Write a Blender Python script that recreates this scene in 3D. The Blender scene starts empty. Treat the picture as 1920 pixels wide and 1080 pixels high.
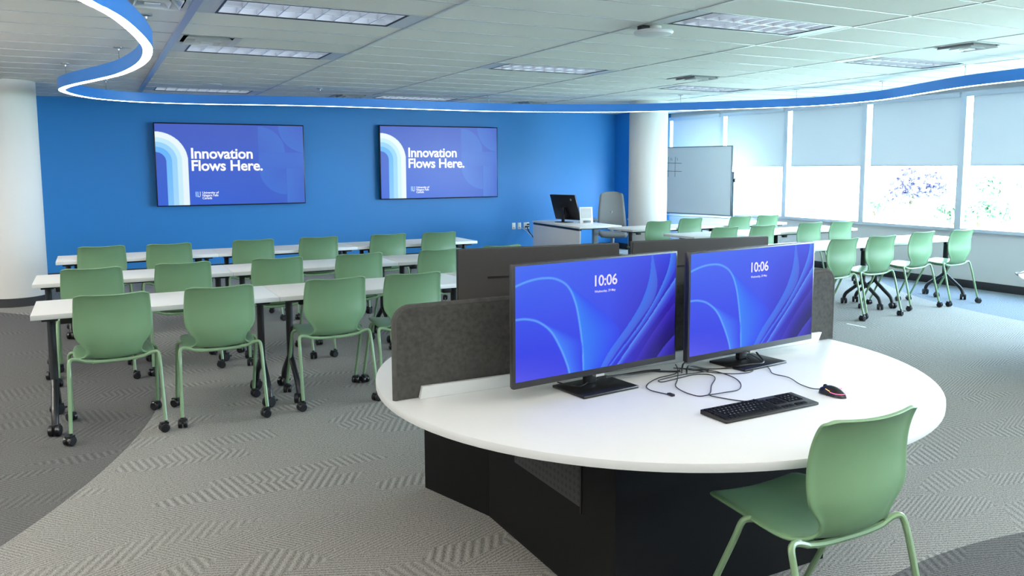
import bpy, bmesh, math, random
from mathutils import Vector, Matrix, Euler
random.seed(7)
C = bpy.context.scene.collection
SC = bpy.context.scene
R = math.radians
PI = math.pi

# ------------------------------------------------------------------ camera
CAMZ = 1.64
cam_d = bpy.data.cameras.new('camera')
cam = bpy.data.objects.new('camera', cam_d); C.objects.link(cam)
cam_d.sensor_width = 36.0
cam_d.lens = 1513.4 * 36.0 / 1920.0
cam_d.shift_y = (474.4 - 540.0) / 1920.0
cam_d.clip_start = 0.05; cam_d.clip_end = 300
yaw, pitch, roll = 0.478369, -0.105778, -0.00442
fwd = Vector((math.sin(yaw)*math.cos(pitch), math.cos(yaw)*math.cos(pitch), math.sin(pitch)))
rgt = Vector((math.cos(yaw), -math.sin(yaw), 0)); upv = rgt.cross(fwd)
r_ = rgt*math.cos(roll) + upv*math.sin(roll)
u_ = -rgt*math.sin(roll) + upv*math.cos(roll)
M = Matrix.Identity(4)
for i in range(3):
    M[i][0] = r_[i]; M[i][1] = u_[i]; M[i][2] = -fwd[i]
M[0][3], M[1][3], M[2][3] = 0, 0, CAMZ
cam.matrix_world = M
SC.camera = cam

# ------------------------------------------------------------------ world, exposure, daylight portals
W = bpy.data.worlds.new('World'); SC.world = W; W.use_nodes = True
wn = W.node_tree.nodes; wl = W.node_tree.links
bg = wn['Background']
tc = wn.new('ShaderNodeTexCoord'); sx = wn.new('ShaderNodeSeparateXYZ'); rp = wn.new('ShaderNodeValToRGB')
wl.new(tc.outputs['Generated'], sx.inputs[0]); wl.new(sx.outputs['Z'], rp.inputs[0])
rp.color_ramp.elements[0].position = 0.0; rp.color_ramp.elements[0].color = (0.73, 0.87, 1.0, 1)
rp.color_ramp.elements[1].position = 0.6; rp.color_ramp.elements[1].color = (0.56, 0.77, 1.0, 1)
wl.new(rp.outputs[0], bg.inputs[0])
bg.inputs[1].default_value = 18.0
SC.view_settings.view_transform = 'Standard'; SC.view_settings.look = 'None'
SC.view_settings.exposure = 0.75; SC.view_settings.gamma = 1.0
SC.view_settings.use_curve_mapping = False
SC.cycles.use_denoising = True
SC.cycles.max_bounces = 8; SC.cycles.diffuse_bounces = 4; SC.cycles.glossy_bounces = 3
SC.cycles.transmission_bounces = 4; SC.cycles.transparent_max_bounces = 8
SC.cycles.sample_clamp_indirect = 6.0
SC.cycles.caustics_reflective = False; SC.cycles.caustics_refractive = False
WX = 10.4              # window wall plane
SEAM = 13.10; MOD = 1.552
def portal(loc, rot, sx_, sy_):
    l = bpy.data.lights.new('daylight_portal', 'AREA'); l.shape = 'RECTANGLE'; l.size = sx_; l.size_y = sy_
    l.cycles.is_portal = True
    o = bpy.data.objects.new('daylight_portal', l); C.objects.link(o); o.location = loc; o.rotation_euler = rot
portal((WX+0.2, (SEAM-4.0)/2, 1.7), (0, R(90), 0), 1.9, SEAM+4.0)

sun = bpy.data.lights.new('sun', 'SUN'); sun.energy = 9; sun.angle = R(2); sun.color = (1.0,.97,.92)
so_ = bpy.data.objects.new('sun', sun); C.objects.link(so_); so_.rotation_euler = Vector((-.75,-.15,.75)).to_track_quat('Z','Y').to_euler()
# ------------------------------------------------------------------ helpers
def s2l(c):
    return tuple((x/12.92 if x <= .04045 else ((x+.055)/1.055)**2.4) for x in c)
def rgb(r, g, b): return s2l((r/255, g/255, b/255))

class MB:
    def __init__(s): s.v = []; s.f = []; s.mi = []; s.m = 0
    def add(s, vs, fs):
        o = len(s.v); s.v += [tuple(v) for v in vs]
        for f in fs: s.f.append(tuple(i+o for i in f)); s.mi.append(s.m)
        return s
    def box(s, x0, x1, y0, y1, z0, z1, mat=None):
        vs = [(x0,y0,z0),(x1,y0,z0),(x1,y1,z0),(x0,y1,z0),(x0,y0,z1),(x1,y0,z1),(x1,y1,z1),(x0,y1,z1)]
        if mat is not None: vs = [mat @ Vector(v) for v in vs]
        return s.add(vs, [(0,3,2,1),(4,5,6,7),(0,1,5,4),(1,2,6,5),(2,3,7,6),(3,0,4,7)])
    def quad(s, a, b, c, d): return s.add([a,b,c,d], [(0,1,2,3)])
    def prism(s, pts, z0, z1, mat=None):
        n = len(pts)
        vs = [Vector((p[0],p[1],z0)) for p in pts] + [Vector((p[0],p[1],z1)) for p in pts]
        if mat is not None: vs = [mat @ v for v in vs]
        fs = [tuple(range(n-1,-1,-1)), tuple(range(n,2*n))] + [(i,(i+1)%n,n+(i+1)%n,n+i) for i in range(n)]
        return s.add(vs, fs)
    def tube(s, pts, r, n=8, cap=True, rr=None):
        pts = [Vector(p) for p in pts]; m = len(pts)
        rings = []; prev = None
        for i, p in enumerate(pts):
            t = (pts[min(i+1,m-1)] - pts[max(i-1,0)])
            if t.length < 1e-9: t = Vector((0,0,1))
            t.normalize()
            if prev is None:
                a = Vector((0,0,1)) if abs(t.z) < .9 else Vector((1,0,0))
                nrm = (a - t*a.dot(t)).normalized()
            else:
                nrm = prev - t*prev.dot(t)
                nrm = nrm.normalized() if nrm.length > 1e-6 else prev
            prev = nrm; b = t.cross(nrm)
            ri = rr[i] if rr else r
            rings.append([p + (nrm*math.cos(2*PI*k/n) + b*math.sin(2*PI*k/n))*ri for k in range(n)])
        vs = [v for rg in rings for v in rg]; fs = []
        for i in range(m-1):
            for k in range(n):
                fs.append((i*n+k, i*n+(k+1)%n, (i+1)*n+(k+1)%n, (i+1)*n+k))
        if cap: fs += [tuple(range(n-1,-1,-1)), tuple(range((m-1)*n, m*n))]
        return s.add(vs, fs)
    def lathe(s, prof, n=24, mat=None):
        vs = []; fs = []
        for (r, z) in prof:
            for k in range(n): vs.append(Vector((r*math.cos(2*PI*k/n), r*math.sin(2*PI*k/n), z)))
        if mat is not None: vs = [mat @ v for v in vs]
        for i in range(len(prof)-1):
            for k in range(n):
                fs.append((i*n+k, i*n+(k+1)%n, (i+1)*n+(k+1)%n, (i+1)*n+k))
        fs += [tuple(range(n-1,-1,-1)), tuple(range((len(prof)-1)*n, len(prof)*n))]
        return s.add(vs, fs)
    def build(s, name, mat, parent=None, smooth=False, bevel=0, seg=2, angle=40):
        me = bpy.data.meshes.new(name)
        me.from_pydata(s.v, [], s.f)
        mats = mat if isinstance(mat, (list, tuple)) else [mat]
        for m in mats: me.materials.append(m)
        for p, i in zip(me.polygons, s.mi): p.material_index = i
        bm = bmesh.new(); bm.from_mesh(me)
        bmesh.ops.remove_doubles(bm, verts=bm.verts, dist=1e-6)
        bmesh.ops.recalc_face_normals(bm, faces=bm.faces)
        if bevel:
            es = [e for e in bm.edges if len(e.link_faces) == 2 and e.calc_face_angle(0) > R(angle)]
            bmesh.ops.bevel(bm, geom=es, offset=bevel, segments=seg, profile=.5, affect='EDGES', clamp_overlap=True)
        bm.to_mesh(me); bm.free()
        if smooth or bevel:
            for p in me.polygons: p.use_smooth = True
            me.set_sharp_from_angle(angle=R(angle))
        o = bpy.data.objects.new(name, me); C.objects.link(o)
        if parent: o.parent = parent
        return o

def raw(name, verts, faces, mat, parent=None, smooth=True):
    me = bpy.data.meshes.new(name); me.from_pydata(verts, [], faces); me.materials.append(mat)
    if smooth:
        for p in me.polygons: p.use_smooth = True
    o = bpy.data.objects.new(name, me); C.objects.link(o)
    if parent: o.parent = parent
    return o
def empty(name, loc=(0,0,0), rz=0):
    o = bpy.data.objects.new(name, None); o.empty_display_size = .05; C.objects.link(o)
    o.location = loc; o.rotation_euler = (0,0,rz); return o
def tag(o, label, cat, group=None):
    o['label'] = label; o['category'] = cat
    if group: o['group'] = group
    return o
def struct(o): o['kind'] = 'structure'; return o
KIDS = {}
def copy_tree(o, parent=None):
    c = o.copy(); C.objects.link(c)
    if parent: c.parent = parent
    for ch in list(o.children): copy_tree(ch, c)
    return c
def crom(pts, n=8, closed=False):
    P = [Vector(p) for p in pts]; m = len(P); out = []
    for i in range(m if closed else m-1):
        if closed: a,b,c,d = P[(i-1)%m],P[i],P[(i+1)%m],P[(i+2)%m]
        else: a,b,c,d = P[max(i-1,0)],P[i],P[i+1],P[min(i+2,m-1)]
        for k in range(n):
            t = k/n
            out.append(.5*((2*b)+(c-a)*t+(2*a-5*b+4*c-d)*t*t+(3*b-a-3*c+d)*t**3))
    if not closed: out.append(P[-1])
    return out
def fillet(pts, r, n=5):
    P = [Vector(p) for p in pts]; out = [P[0]]
    for i in range(1, len(P)-1):
        a, b, c = P[i-1], P[i], P[i+1]
        d1 = min(r, (a-b).length*.45); d2 = min(r, (c-b).length*.45)
        p1 = b + (a-b).normalized()*d1; p2 = b + (c-b).normalized()*d2
        for k in range(n+1):
            t = k/n; out.append((1-t)**2*p1 + 2*t*(1-t)*b + t*t*p2)
    out.append(P[-1]); return out
def text_mesh(name, body, size, mat, parent, loc, rot=(R(90),0,0), offset=0.0, align='LEFT', spacing=1.0, word=1.0, line=1.0):
    cu = bpy.data.curves.new(name, 'FONT'); cu.body = body; cu.size = size; cu.offset = offset
    cu.align_x = align; cu.resolution_u = 3; cu.space_character = spacing; cu.space_word = word; cu.space_line = line
    to = bpy.data.objects.new(name, cu); C.objects.link(to)
    dg = bpy.context.evaluated_depsgraph_get(); dg.update()
    me = bpy.data.meshes.new_from_object(to.evaluated_get(dg))
    bpy.data.objects.remove(to); bpy.data.curves.remove(cu)
    me.materials.clear(); me.materials.append(mat); me.name = name
    o = bpy.data.objects.new(name, me); C.objects.link(o); o.parent = parent
    o.location = loc; o.rotation_euler = rot
    return o

# ------------------------------------------------------------------ materials
MATS = {}
def mat(name, col, rough=.5, metal=0, spec=.5, noise=0, nscale=40, bump=0, bscale=200, emit=None, estr=1):
    m = bpy.data.materials.new(name); m.use_nodes = True
    nt = m.node_tree; b = nt.nodes['Principled BSDF']
    b.inputs['Base Color'].default_value = (*col, 1)
    b.inputs['Roughness'].default_value = rough; b.inputs['Metallic'].default_value = metal
    b.inputs['Specular IOR Level'].default_value = spec
    if noise or bump:
        t = nt.nodes.new('ShaderNodeTexCoord')
    if noise:
        n = nt.nodes.new('ShaderNodeTexNoise'); n.inputs['Scale'].default_value = nscale; n.inputs['Detail'].default_value = 4
        mx = nt.nodes.new('ShaderNodeMix'); mx.data_type = 'RGBA'
        mx.inputs[6].default_value = (*[c*(1-noise) for c in col], 1); mx.inputs[7].default_value = (*[min(1,c*(1+noise)) for c in col], 1)
        nt.links.new(t.outputs['Object'], n.inputs['Vector']); nt.links.new(n.outputs['Fac'], mx.inputs[0])
        nt.links.new(mx.outputs[2], b.inputs['Base Color'])
    if bump:
        n2 = nt.nodes.new('ShaderNodeTexNoise'); n2.inputs['Scale'].default_value = bscale; n2.inputs['Detail'].default_value = 3
        bp = nt.nodes.new('ShaderNodeBump'); bp.inputs['Strength'].default_value = bump; bp.inputs['Distance'].default_value = .002
        nt.links.new(t.outputs['Object'], n2.inputs['Vector']); nt.links.new(n2.outputs['Fac'], bp.inputs['Height'])
        nt.links.new(bp.outputs['Normal'], b.inputs['Normal'])
    if emit:
        b.inputs['Emission Color'].default_value = (*emit, 1); b.inputs['Emission Strength'].default_value = estr
    return m
green = mat('green_plastic', rgb(112,146,110), .33, noise=.03, nscale=8, bump=.05, bscale=900, spec=.4)
greenm = mat('green_powder_coat', rgb(130,160,122), .3, noise=.03, nscale=20)
seatpad = mat('green_seat_plastic', rgb(110,158,118), .5)
blackp = mat('black_plastic', rgb(22,22,25), .35, noise=.1, nscale=30)
blackm = mat('black_powder_coat', rgb(24,26,30), .4, noise=.08, nscale=60, bump=.05, bscale=600)
white_lam = mat('white_laminate', rgb(240,240,238), .38, noise=.01, nscale=5)
white_edge = mat('white_edge_band', rgb(228,228,224), .45, noise=.01, nscale=9)
blue_wall = mat('blue_paint', (0.026, 0.265, 0.70), .45, noise=.02, nscale=3, bump=.04, bscale=300)
white_wall = mat('white_paint', rgb(225,225,222), .7, noise=.015, nscale=4, bump=.04, bscale=300)
grey_wall = mat('pale_grey_paint', rgb(214,214,212), .6, noise=.015, nscale=4, bump=.04, bscale=300)
base_blk = mat('charcoal_rubber', rgb(42,43,47), .5, noise=.05, nscale=20)
tilem = mat('ceiling_tile', rgb(234,234,229), .85, noise=.02, nscale=60, bump=.12, bscale=500)
tbar = mat('grid_metal', rgb(186,189,190), .30, spec=.7, noise=.02, nscale=10)
trackm = mat('track_metal', rgb(170,174,186), .3, metal=.4, noise=.02, nscale=10)
fillm = mat('fixture_filler', rgb(205,208,212), .4, noise=.01, nscale=10)
alu = mat('louvre_aluminium', rgb(232,234,238), .3, metal=.5, noise=.02, nscale=30)
reflm = mat('fixture_reflector', rgb(225,230,240), .16, metal=.95, noise=.01, nscale=20, emit=(.72,.84,1), estr=.75)  # weak bluish emission stands in for the blue wall's reflection
ventw = mat('vent_white', rgb(222,225,226), .45, noise=.01, nscale=20)
ventd = mat('vent_dark', rgb(40,44,46), .7, noise=.1, nscale=20)
ring_blue = mat('ring_blue_paint', (0.05, 0.27, 0.82), .38, noise=.02, nscale=5)
led = mat('led_diffuser', (1,1,1), .5, emit=(1.0,.96,.90), estr=9.0, noise=.005)
steel = mat('steel', rgb(180,182,185), .3, metal=1, noise=.03, nscale=30)
steelw = mat('hanger_wire', rgb(120,124,128), .4, metal=.6, noise=.02)
desk_blk = mat('black_desk_base', rgb(9,9,9), .6, spec=.15, noise=.12, nscale=50, bump=.04, bscale=700)
felt = mat('charcoal_felt', rgb(74,74,72), .95, spec=.1, noise=.5, nscale=55, bump=.6, bscale=420)
feltd = mat('charcoal_felt_edge', rgb(80,80,78), .95, spec=.1, noise=.35, nscale=40, bump=.6, bscale=420)
rail_m = mat('rail_white', rgb(222,224,222), .35, noise=.01)
bezel = mat('bezel_black', rgb(26,26,29), .35, noise=.05, nscale=60)
monback = mat('monitor_back', rgb(58,57,56), .45, noise=.05, nscale=40, bump=.03, bscale=900)
standm = mat('stand_black', rgb(18,18,19), .4, noise=.06, nscale=60)
blackc = mat('cable_black', rgb(30,30,31), .45, noise=.05, nscale=40)
grey_f = mat('grey_mesh_fabric', rgb(150,148,144), .85, noise=.08, nscale=90, bump=.3, bscale=500)
grey_p = mat('grey_plastic', rgb(170,170,168), .45, noise=.03)
grey_mt = mat('grey_metal', rgb(120,128,136), .4, metal=.5, noise=.03)
wb_m = mat('whiteboard', rgb(236,238,240), .22, noise=.01, nscale=3)
pane_wh = mat('sign_white', rgb(235,235,232), .4, noise=.01)
sign_gr = mat('sign_grey', rgb(196,197,196), .5, noise=.04, nscale=120)
ink = mat('marker_ink', rgb(70,78,88), .6, noise=.05)
yellow = mat('sticky_yellow', rgb(226,222,150), .7, noise=.03)
outl = mat('outlet_white', rgb(238,238,236), .35, noise=.01)
paper = mat('paper_white', rgb(240,240,240), .6, noise=.01)
mullm = mat('mullion_aluminium', rgb(196,204,212), .4, metal=.2, noise=.02, nscale=15)
leafg = mat('leaf_green', rgb(130,160,125), .7, noise=.3, nscale=4)
leafp = mat('leaf_purple', rgb(120,112,140), .7, noise=.3, nscale=4)
trunkm = mat('bark', rgb(90,75,60), .9, noise=.3, nscale=10)
roofm = mat('roof_shingle', rgb(120,115,112), .9, noise=.2, nscale=8)
sidem = mat('house_siding', rgb(235,232,226), .7, noise=.05, nscale=5)
grass = mat('lawn', rgb(190,200,170), .9, noise=.2, nscale=2)
pinkl = mat('pink_glow', (1,.2,.4), .5, emit=(1.0,.10,.30), estr=1.1, noise=.01)
orangel = mat('orange_glow', (1,.6,.3), .5, emit=(1.0,.42,.12), estr=.8, noise=.01)
keym = mat('keycap_black', rgb(9,10,13), .7, spec=.12, noise=.05)
keyleg = mat('key_legend', rgb(200,205,215), .5, noise=.01)
kbody = mat('keyboard_body', rgb(38,37,37), .55, spec=.3, noise=.05)

def emis(name, col, s=1.0):
    m = bpy.data.materials.new(name); m.use_nodes = True
    nt = m.node_tree; b = nt.nodes['Principled BSDF']
    b.inputs['Base Color'].default_value = (.01,.01,.012,1); b.inputs['Roughness'].default_value = .3
    n = nt.nodes.new('ShaderNodeRGB'); n.outputs[0].default_value = (*col, 1)
    nt.links.new(n.outputs[0], b.inputs['Emission Color']); b.inputs['Emission Strength'].default_value = s
    return m
SCR = 2**-0.75
txt_w = emis('screen_text_white', (1,1,1), SCR)
txt_l = emis('screen_text_lilac', rgb(225,215,250), SCR)
logo_b = emis('logo_pale_blue', rgb(150,205,255), SCR)
logo_d = emis('logo_blue', rgb(58,102,210), SCR)
def screen_mat(name, rough=.25, s=1.0, spec=.5):
    m = bpy.data.materials.new(name); m.use_nodes = True
    nt = m.node_tree; b = nt.nodes['Principled BSDF']
    b.inputs['Base Color'].default_value = (.008,.008,.01,1); b.inputs['Roughness'].default_value = rough
    b.inputs['Specular IOR Level'].default_value = spec
    a = nt.nodes.new('ShaderNodeAttribute'); a.attribute_name = 'pixels'
    nt.links.new(a.outputs['Color'], b.inputs['Emission Color']); b.inputs['Emission Strength'].default_value = s
    return m
tv_m = screen_mat('television_picture', .3, .95*SCR, .3)
mon_m = screen_mat('monitor_picture', .5, .92*SCR, .05)

def glass_mat():
    m = bpy.data.materials.new('window_glass'); m.use_nodes = True
    nt = m.node_tree; nt.nodes.clear()
    o = nt.nodes.new('ShaderNodeOutputMaterial'); mx = nt.nodes.new('ShaderNodeMixShader')
    t = nt.nodes.new('ShaderNodeBsdfTransparent'); g = nt.nodes.new('ShaderNodeBsdfGlossy'); g.inputs['Roughness'].default_value = .02
    n = nt.nodes.new('ShaderNodeTexNoise'); n.inputs['Scale'].default_value = .5
    mp = nt.nodes.new('ShaderNodeMapRange'); mp.inputs[3].default_value = .04; mp.inputs[4].default_value = .06
    nt.links.new(n.outputs['Fac'], mp.inputs[0]); nt.links.new(mp.outputs[0], mx.inputs[0])
    t.inputs[0].default_value = (.93,.98,1,1)
    nt.links.new(t.outputs[0], mx.inputs[1]); nt.links.new(g.outputs[0], mx.inputs[2]); nt.links.new(mx.outputs[0], o.inputs[0])
    return m
glass = glass_mat()
def blind_mat():
    m = bpy.data.materials.new('blind_fabric'); m.use_nodes = True
    nt = m.node_tree; nt.nodes.clear()
    o = nt.nodes.new('ShaderNodeOutputMaterial'); mx = nt.nodes.new('ShaderNodeMixShader')
    d = nt.nodes.new('ShaderNodeBsdfDiffuse'); t = nt.nodes.new('ShaderNodeBsdfTranslucent')
    tcn = nt.nodes.new('ShaderNodeTexCoord'); n = nt.nodes.new('ShaderNodeTexNoise'); n.inputs['Scale'].default_value = 300
    rp_ = nt.nodes.new('ShaderNodeValToRGB')
    rp_.color_ramp.elements[0].color = (*rgb(196,206,214),1); rp_.color_ramp.elements[1].color = (*rgb(212,219,225),1)
    nt.links.new(tcn.outputs['Object'], n.inputs['Vector']); nt.links.new(n.outputs['Fac'], rp_.inputs[0])
    nt.links.new(rp_.outputs[0], d.inputs[0]); t.inputs[0].default_value = (.58,.53,.50,1)
    mx.inputs[0].default_value = .16
    nt.links.new(d.outputs[0], mx.inputs[1]); nt.links.new(t.outputs[0], mx.inputs[2]); nt.links.new(mx.outputs[0], o.inputs[0])
    return m
blindm = blind_mat()

def carpet_mat():
    m = bpy.data.materials.new('patterned_carpet'); m.use_nodes = True
    nt = m.node_tree; N = nt.nodes; L = nt.links; b = N['Principled BSDF']
    b.inputs['Roughness'].default_value = .95; b.inputs['Specular IOR Level'].default_value = .2; b.inputs['Sheen Weight'].default_value = .08; b.inputs['Sheen Roughness'].default_value = .4
    tcn = N.new('ShaderNodeTexCoord')
    def math_(op, a, bb=None, c=None):
        n = N.new('ShaderNodeMath'); n.operation = op
        for i, v in enumerate((a, bb, c)):
            if v is None: continue
            if isinstance(v, (int, float)): n.inputs[i].default_value = v
            else: L.new(v, n.inputs[i])
        return n.outputs[0]
    sep = N.new('ShaderNodeSeparateXYZ'); L.new(tcn.outputs['Object'], sep.inputs[0])
    X, Y = sep.outputs['X'], sep.outputs['Y']
    # cells of the woven pattern, long and low, each with its own line direction
    mp = N.new('ShaderNodeMapping'); mp.inputs['Rotation'].default_value = (0,0,R(-14)); mp.inputs['Scale'].default_value = (2.3, 7.0, 1)
    L.new(tcn.outputs['Object'], mp.inputs[0])
    nz = N.new('ShaderNodeTexNoise'); nz.inputs['Scale'].default_value = 1.6; nz.inputs['Detail'].default_value = 1
    L.new(tcn.outputs['Object'], nz.inputs['Vector'])
    off = N.new('ShaderNodeVectorMath'); off.operation = 'ADD'
    sc_ = N.new('ShaderNodeVectorMath'); sc_.operation = 'SCALE'; sc_.inputs['Scale'].default_value = 1.2
    L.new(nz.outputs['Color'], sc_.inputs[0]); L.new(mp.outputs[0], off.inputs[0]); L.new(sc_.outputs[0], off.inputs[1])
    vo = N.new('ShaderNodeTexVoronoi'); vo.voronoi_dimensions = '2D'; vo.inputs['Scale'].default_value = 1.0
    L.new(off.outputs[0], vo.inputs['Vector'])
    sc2 = N.new('ShaderNodeSeparateColor'); L.new(vo.outputs['Color'], sc2.inputs[0])
    rnd, rnd2, rnd3 = sc2.outputs[0], sc2.outputs[1], sc2.outputs[2]
    def stripes(ang, period):
        a = math_('MULTIPLY', X, math.cos(ang)*2*PI/period); c = math_('MULTIPLY', Y, math.sin(ang)*2*PI/period)
        return math_('SINE', math_('ADD', a, c))
    thick1 = stripes(R(12), .040); thick2 = stripes(R(-28), .040)
    thin1 = stripes(R(68), .020); thin2 = stripes(R(112), .020); thin3 = stripes(R(40), .018)
    def sel(f, thr): return math_('GREATER_THAN', f, thr)
    def mixv(f, a, c):
        n = N.new('ShaderNodeMix'); L.new(f, n.inputs[0]); L.new(a, n.inputs[2]); L.new(c, n.inputs[3]); return n.outputs[0]
    thick = mixv(sel(rnd2, .5), thick1, thick2)
    thin = mixv(sel(rnd2, .35), thin1, mixv(sel(rnd2, .7), thin2, thin3))
    thin = math_('MULTIPLY', thin, .95)
    pat = mixv(sel(rnd, .70), thin, thick)
    fade = math_('MULTIPLY_ADD', rnd3, .5, .65)
    pat = math_('MULTIPLY', pat, fade)
    sp = N.new('ShaderNodeTexNoise'); sp.inputs['Scale'].default_value = 170; sp.inputs['Detail'].default_value = 2
    L.new(tcn.outputs['Object'], sp.inputs['Vector'])
    sp2 = N.new('ShaderNodeTexNoise'); sp2.inputs['Scale'].default_value = 90; sp2.inputs['Detail'].default_value = 2
    L.new(tcn.outputs['Object'], sp2.inputs['Vector'])
    spk = math_('MULTIPLY', math_('SUBTRACT', sp.outputs['Fac'], .5), 2.4)
    spk2 = math_('MULTIPLY', math_('SUBTRACT', sp2.outputs['Fac'], .5), 1.0)
    val = math_('ADD', math_('MULTIPLY_ADD', pat, .30, 1.0), math_('ADD', spk, spk2))
    val = math_('MAXIMUM', val, .25)
    # darker inlaid zones bounded by sweeping arcs
    def disc(cx, cy, r):
        dx = math_('SUBTRACT', X, cx); dy = math_('SUBTRACT', Y, cy)
        d = math_('SQRT', math_('ADD', math_('MULTIPLY', dx, dx), math_('MULTIPLY', dy, dy)))
        return math_('LESS_THAN', d, r)
    dk = math_('MAXIMUM', disc(-5.345, 7.074, 5.775), disc(3.15, -.63, 2.70))
    blu = disc(13.459, 4.407, 4.83)
    def colmix(f, a, c):
        n = N.new('ShaderNodeMix'); n.data_type = 'RGBA'; L.new(f, n.inputs[0])
        for i, v in ((6,a),(7,c)):
            if isinstance(v, tuple): n.inputs[i].default_value = (*v, 1)
            else: L.new(v, n.inputs[i])
        return n.outputs[2]
    col = colmix(dk, (.26,.253,.235), (.088,.088,.087)); col = colmix(blu, col, (.15,.175,.205))
    vm = N.new('ShaderNodeVectorMath'); vm.operation = 'SCALE'; L.new(col, vm.inputs[0]); L.new(val, vm.inputs['Scale'])
    L.new(vm.outputs[0], b.inputs['Base Color'])
    bp = N.new('ShaderNodeBump'); bp.inputs['Strength'].default_value = .5; bp.inputs['Distance'].default_value = .004
    L.new(val, bp.inputs['Height']); L.new(bp.outputs['Normal'], b.inputs['Normal'])
    return m
carpet = carpet_mat()

# ------------------------------------------------------------------ room shell
X0, X1, Y0, Y1 = -6.0, WX, -5.0, 13.63
CEIL = CAMZ + 1.0554
fl = MB().box(X0-.2, X1+.2, Y0-.2, Y1+.2, -.12, 0).build('floor', carpet); struct(fl)
wb = MB().box(X0-.2, X1+.2, Y1, Y1+.2, 0, CEIL+.3).build('wall_back', blue_wall); struct(wb)
pier = MB().box(9.42, WX+.15, SEAM, Y1, 0, CEIL).build('wall_pier', blue_wall); struct(pier)
wlft = MB().box(X0-.2, X0, Y0-.2, Y1, 0, CEIL+.3).build('wall_left', white_wall); struct(wlft)
SILL, HEAD = .785, 2.615
wr = MB()
wr.box(WX, WX+.2, Y0-.2, SEAM, 0, SILL-.03); wr.box(WX, WX+.2, Y0-.2, SEAM, HEAD, CEIL+.3); wr.box(WX, WX+.2, Y0-.2, -4.0, SILL-.03, HEAD)
wr = wr.build('wall_right', grey_wall); struct(wr)
wf = MB(); wf.box(X0, X1, Y0-.2, Y0, 0, CEIL+.3)
wf = wf.build('wall_front', white_wall); struct(wf)
bb = MB().box(X0, 9.42, Y1-.014, Y1, 0, .115); bb.box(9.406, 9.42, SEAM, Y1-.014, 0, .115); bb.box(9.406, WX, SEAM-.014, SEAM, 0, .115)
bb = bb.build('baseboard_back', base_blk, bevel=.003); struct(bb)
bb = MB().box(WX-.014, WX, Y0, SEAM-.014, 0, .105).build('baseboard_right', base_blk, bevel=.003); struct(bb)
bb = MB().box(X0, X0+.014, Y0, Y1-.014, 0, .105).build('baseboard_left', base_blk, bevel=.003); struct(bb)

# windows
nwin = 11
for k in range(nwin):
    yf = SEAM - k*MOD; yn = yf - MOD
    w = MB()
    w.box(WX-.050, WX+.03, yn-.044, yn+.044, SILL-.028, HEAD)          # mullion at the near seam
    if k == 0: w.box(WX-.050, WX+.03, yf-.05, yf, SILL-.028, HEAD)
    w.box(WX-.049, WX+.03, yn+.040, yf-.040, SILL-.03, SILL+.012)      # bottom rail
    w.box(WX-.035, WX+.03, yn+.040, yf-.040, HEAD-.05, HEAD)             # top rail
    wo = w.build('window_%d' % (k+1), mullm); struct(wo)
    MB().box(WX-.034, WX-.029, yn+.040, yf-.040, SILL+.012, HEAD-.05).build('pane', glass, wo)
    if k < 5:
        rb = empty('roller_blind', (WX, (yf+yn)/2, 0))
        y0b, y1b = -MOD/2+.046, MOD/2-.135
        zt, zb = HEAD-.02, 1.652
        MB().box(-.046, -.043, y0b, y1b, zb, zt).build('fabric', blindm, rb)
        MB().box(-.050, -.037, y0b, y1b, zb-.022, zb).build('hem_bar', mullm, rb, bevel=.003)
        MB().box(-.080, -.037, y0b, y1b+.088, zt-.05, zt+.015).build('cassette', mullm, rb, bevel=.004)
        tag(rb, ['pale roller blind on the farthest window, behind the mobile whiteboard',
                 'pale roller blind on the second window, just right of the whiteboard',
                 'pale grey roller blind on the third window from the whiteboard end',
                 'pale grey roller blind on the fourth window, above a purple leaved tree',
                 'pale grey roller blind on the nearest window, cut off by the right edge'][k], 'blind')
# ceiling with grid
GX0, GY0, DX, DY = -.8732, 5.4184, 1.524, .508
FIX = [(1,0),(1,4),(1,12),(3,-2),(3,4),(3,12),(5,0),(5,6),(5,13)]
FIX_FILL = [(-2,1),(-2,8),(-2,-7),(0,-9),(2,-9),(4,-9),(-2,-14),(0,-14),(2,-14),(4,-14)]   # unseen fixtures added out of frame as fill light
HALF = {}   # diffuser squares: cell -> ('L' or 'R')
VENT = [(1,3,'L'),(4,4,'R'),(5,-2,'L'),(2,12,'R'),(4,12,'R'),(0,0,'R')]
cel = MB(); bars = MB()
def gx(i): return GX0 + i*DX
def gy(j): return GY0 + j*DY
cells_skip = set(FIX) | set(FIX_FILL); vd = {(i,j): s for i,j,s in VENT}
i0, i1, j0, j1 = -4, 8, -21, 17
for i in range(i0, i1):
    for j in range(j0, j1):
        xa, xb = max(gx(i), X0), min(gx(i+1), X1); ya, yb = max(gy(j), Y0), min(gy(j+1), Y1)
        if xb <= xa or yb <= ya or (i,j) in cells_skip: continue
        if (i,j) in vd:
            if vd[(i,j)] == 'L': xa += .508
            else: xb -= .508
        cel.box(xa, xb, ya, yb, CEIL, CEIL+.02)
ceil = cel.build('ceiling', tilem); struct(ceil)
top = MB().box(X0-.2, X1+.2, Y0-.2, Y1+.2, CEIL+.28, CEIL+.34).build('roof_slab', ventd, ceil)
for i in range(i0, i1+1):
    x = gx(i)
    if X0 < x < X1 and i != 1: bars.box(x-.009, x+.009, Y0, Y1, CEIL-.005, CEIL+.0005)
for j in range(j0, j1+1):
    y = gy(j)
    if Y0 < y < Y1: bars.box(X0, X1, y-.007, y+.007, CEIL-.005, CEIL+.0005)
bars.build('ceiling_grid', tbar, ceil)
MB().box(gx(1)-.028, gx(1)+.028, Y0, Y1, CEIL-.014, CEIL).build('ceiling_track', trackm, ceil)

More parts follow.
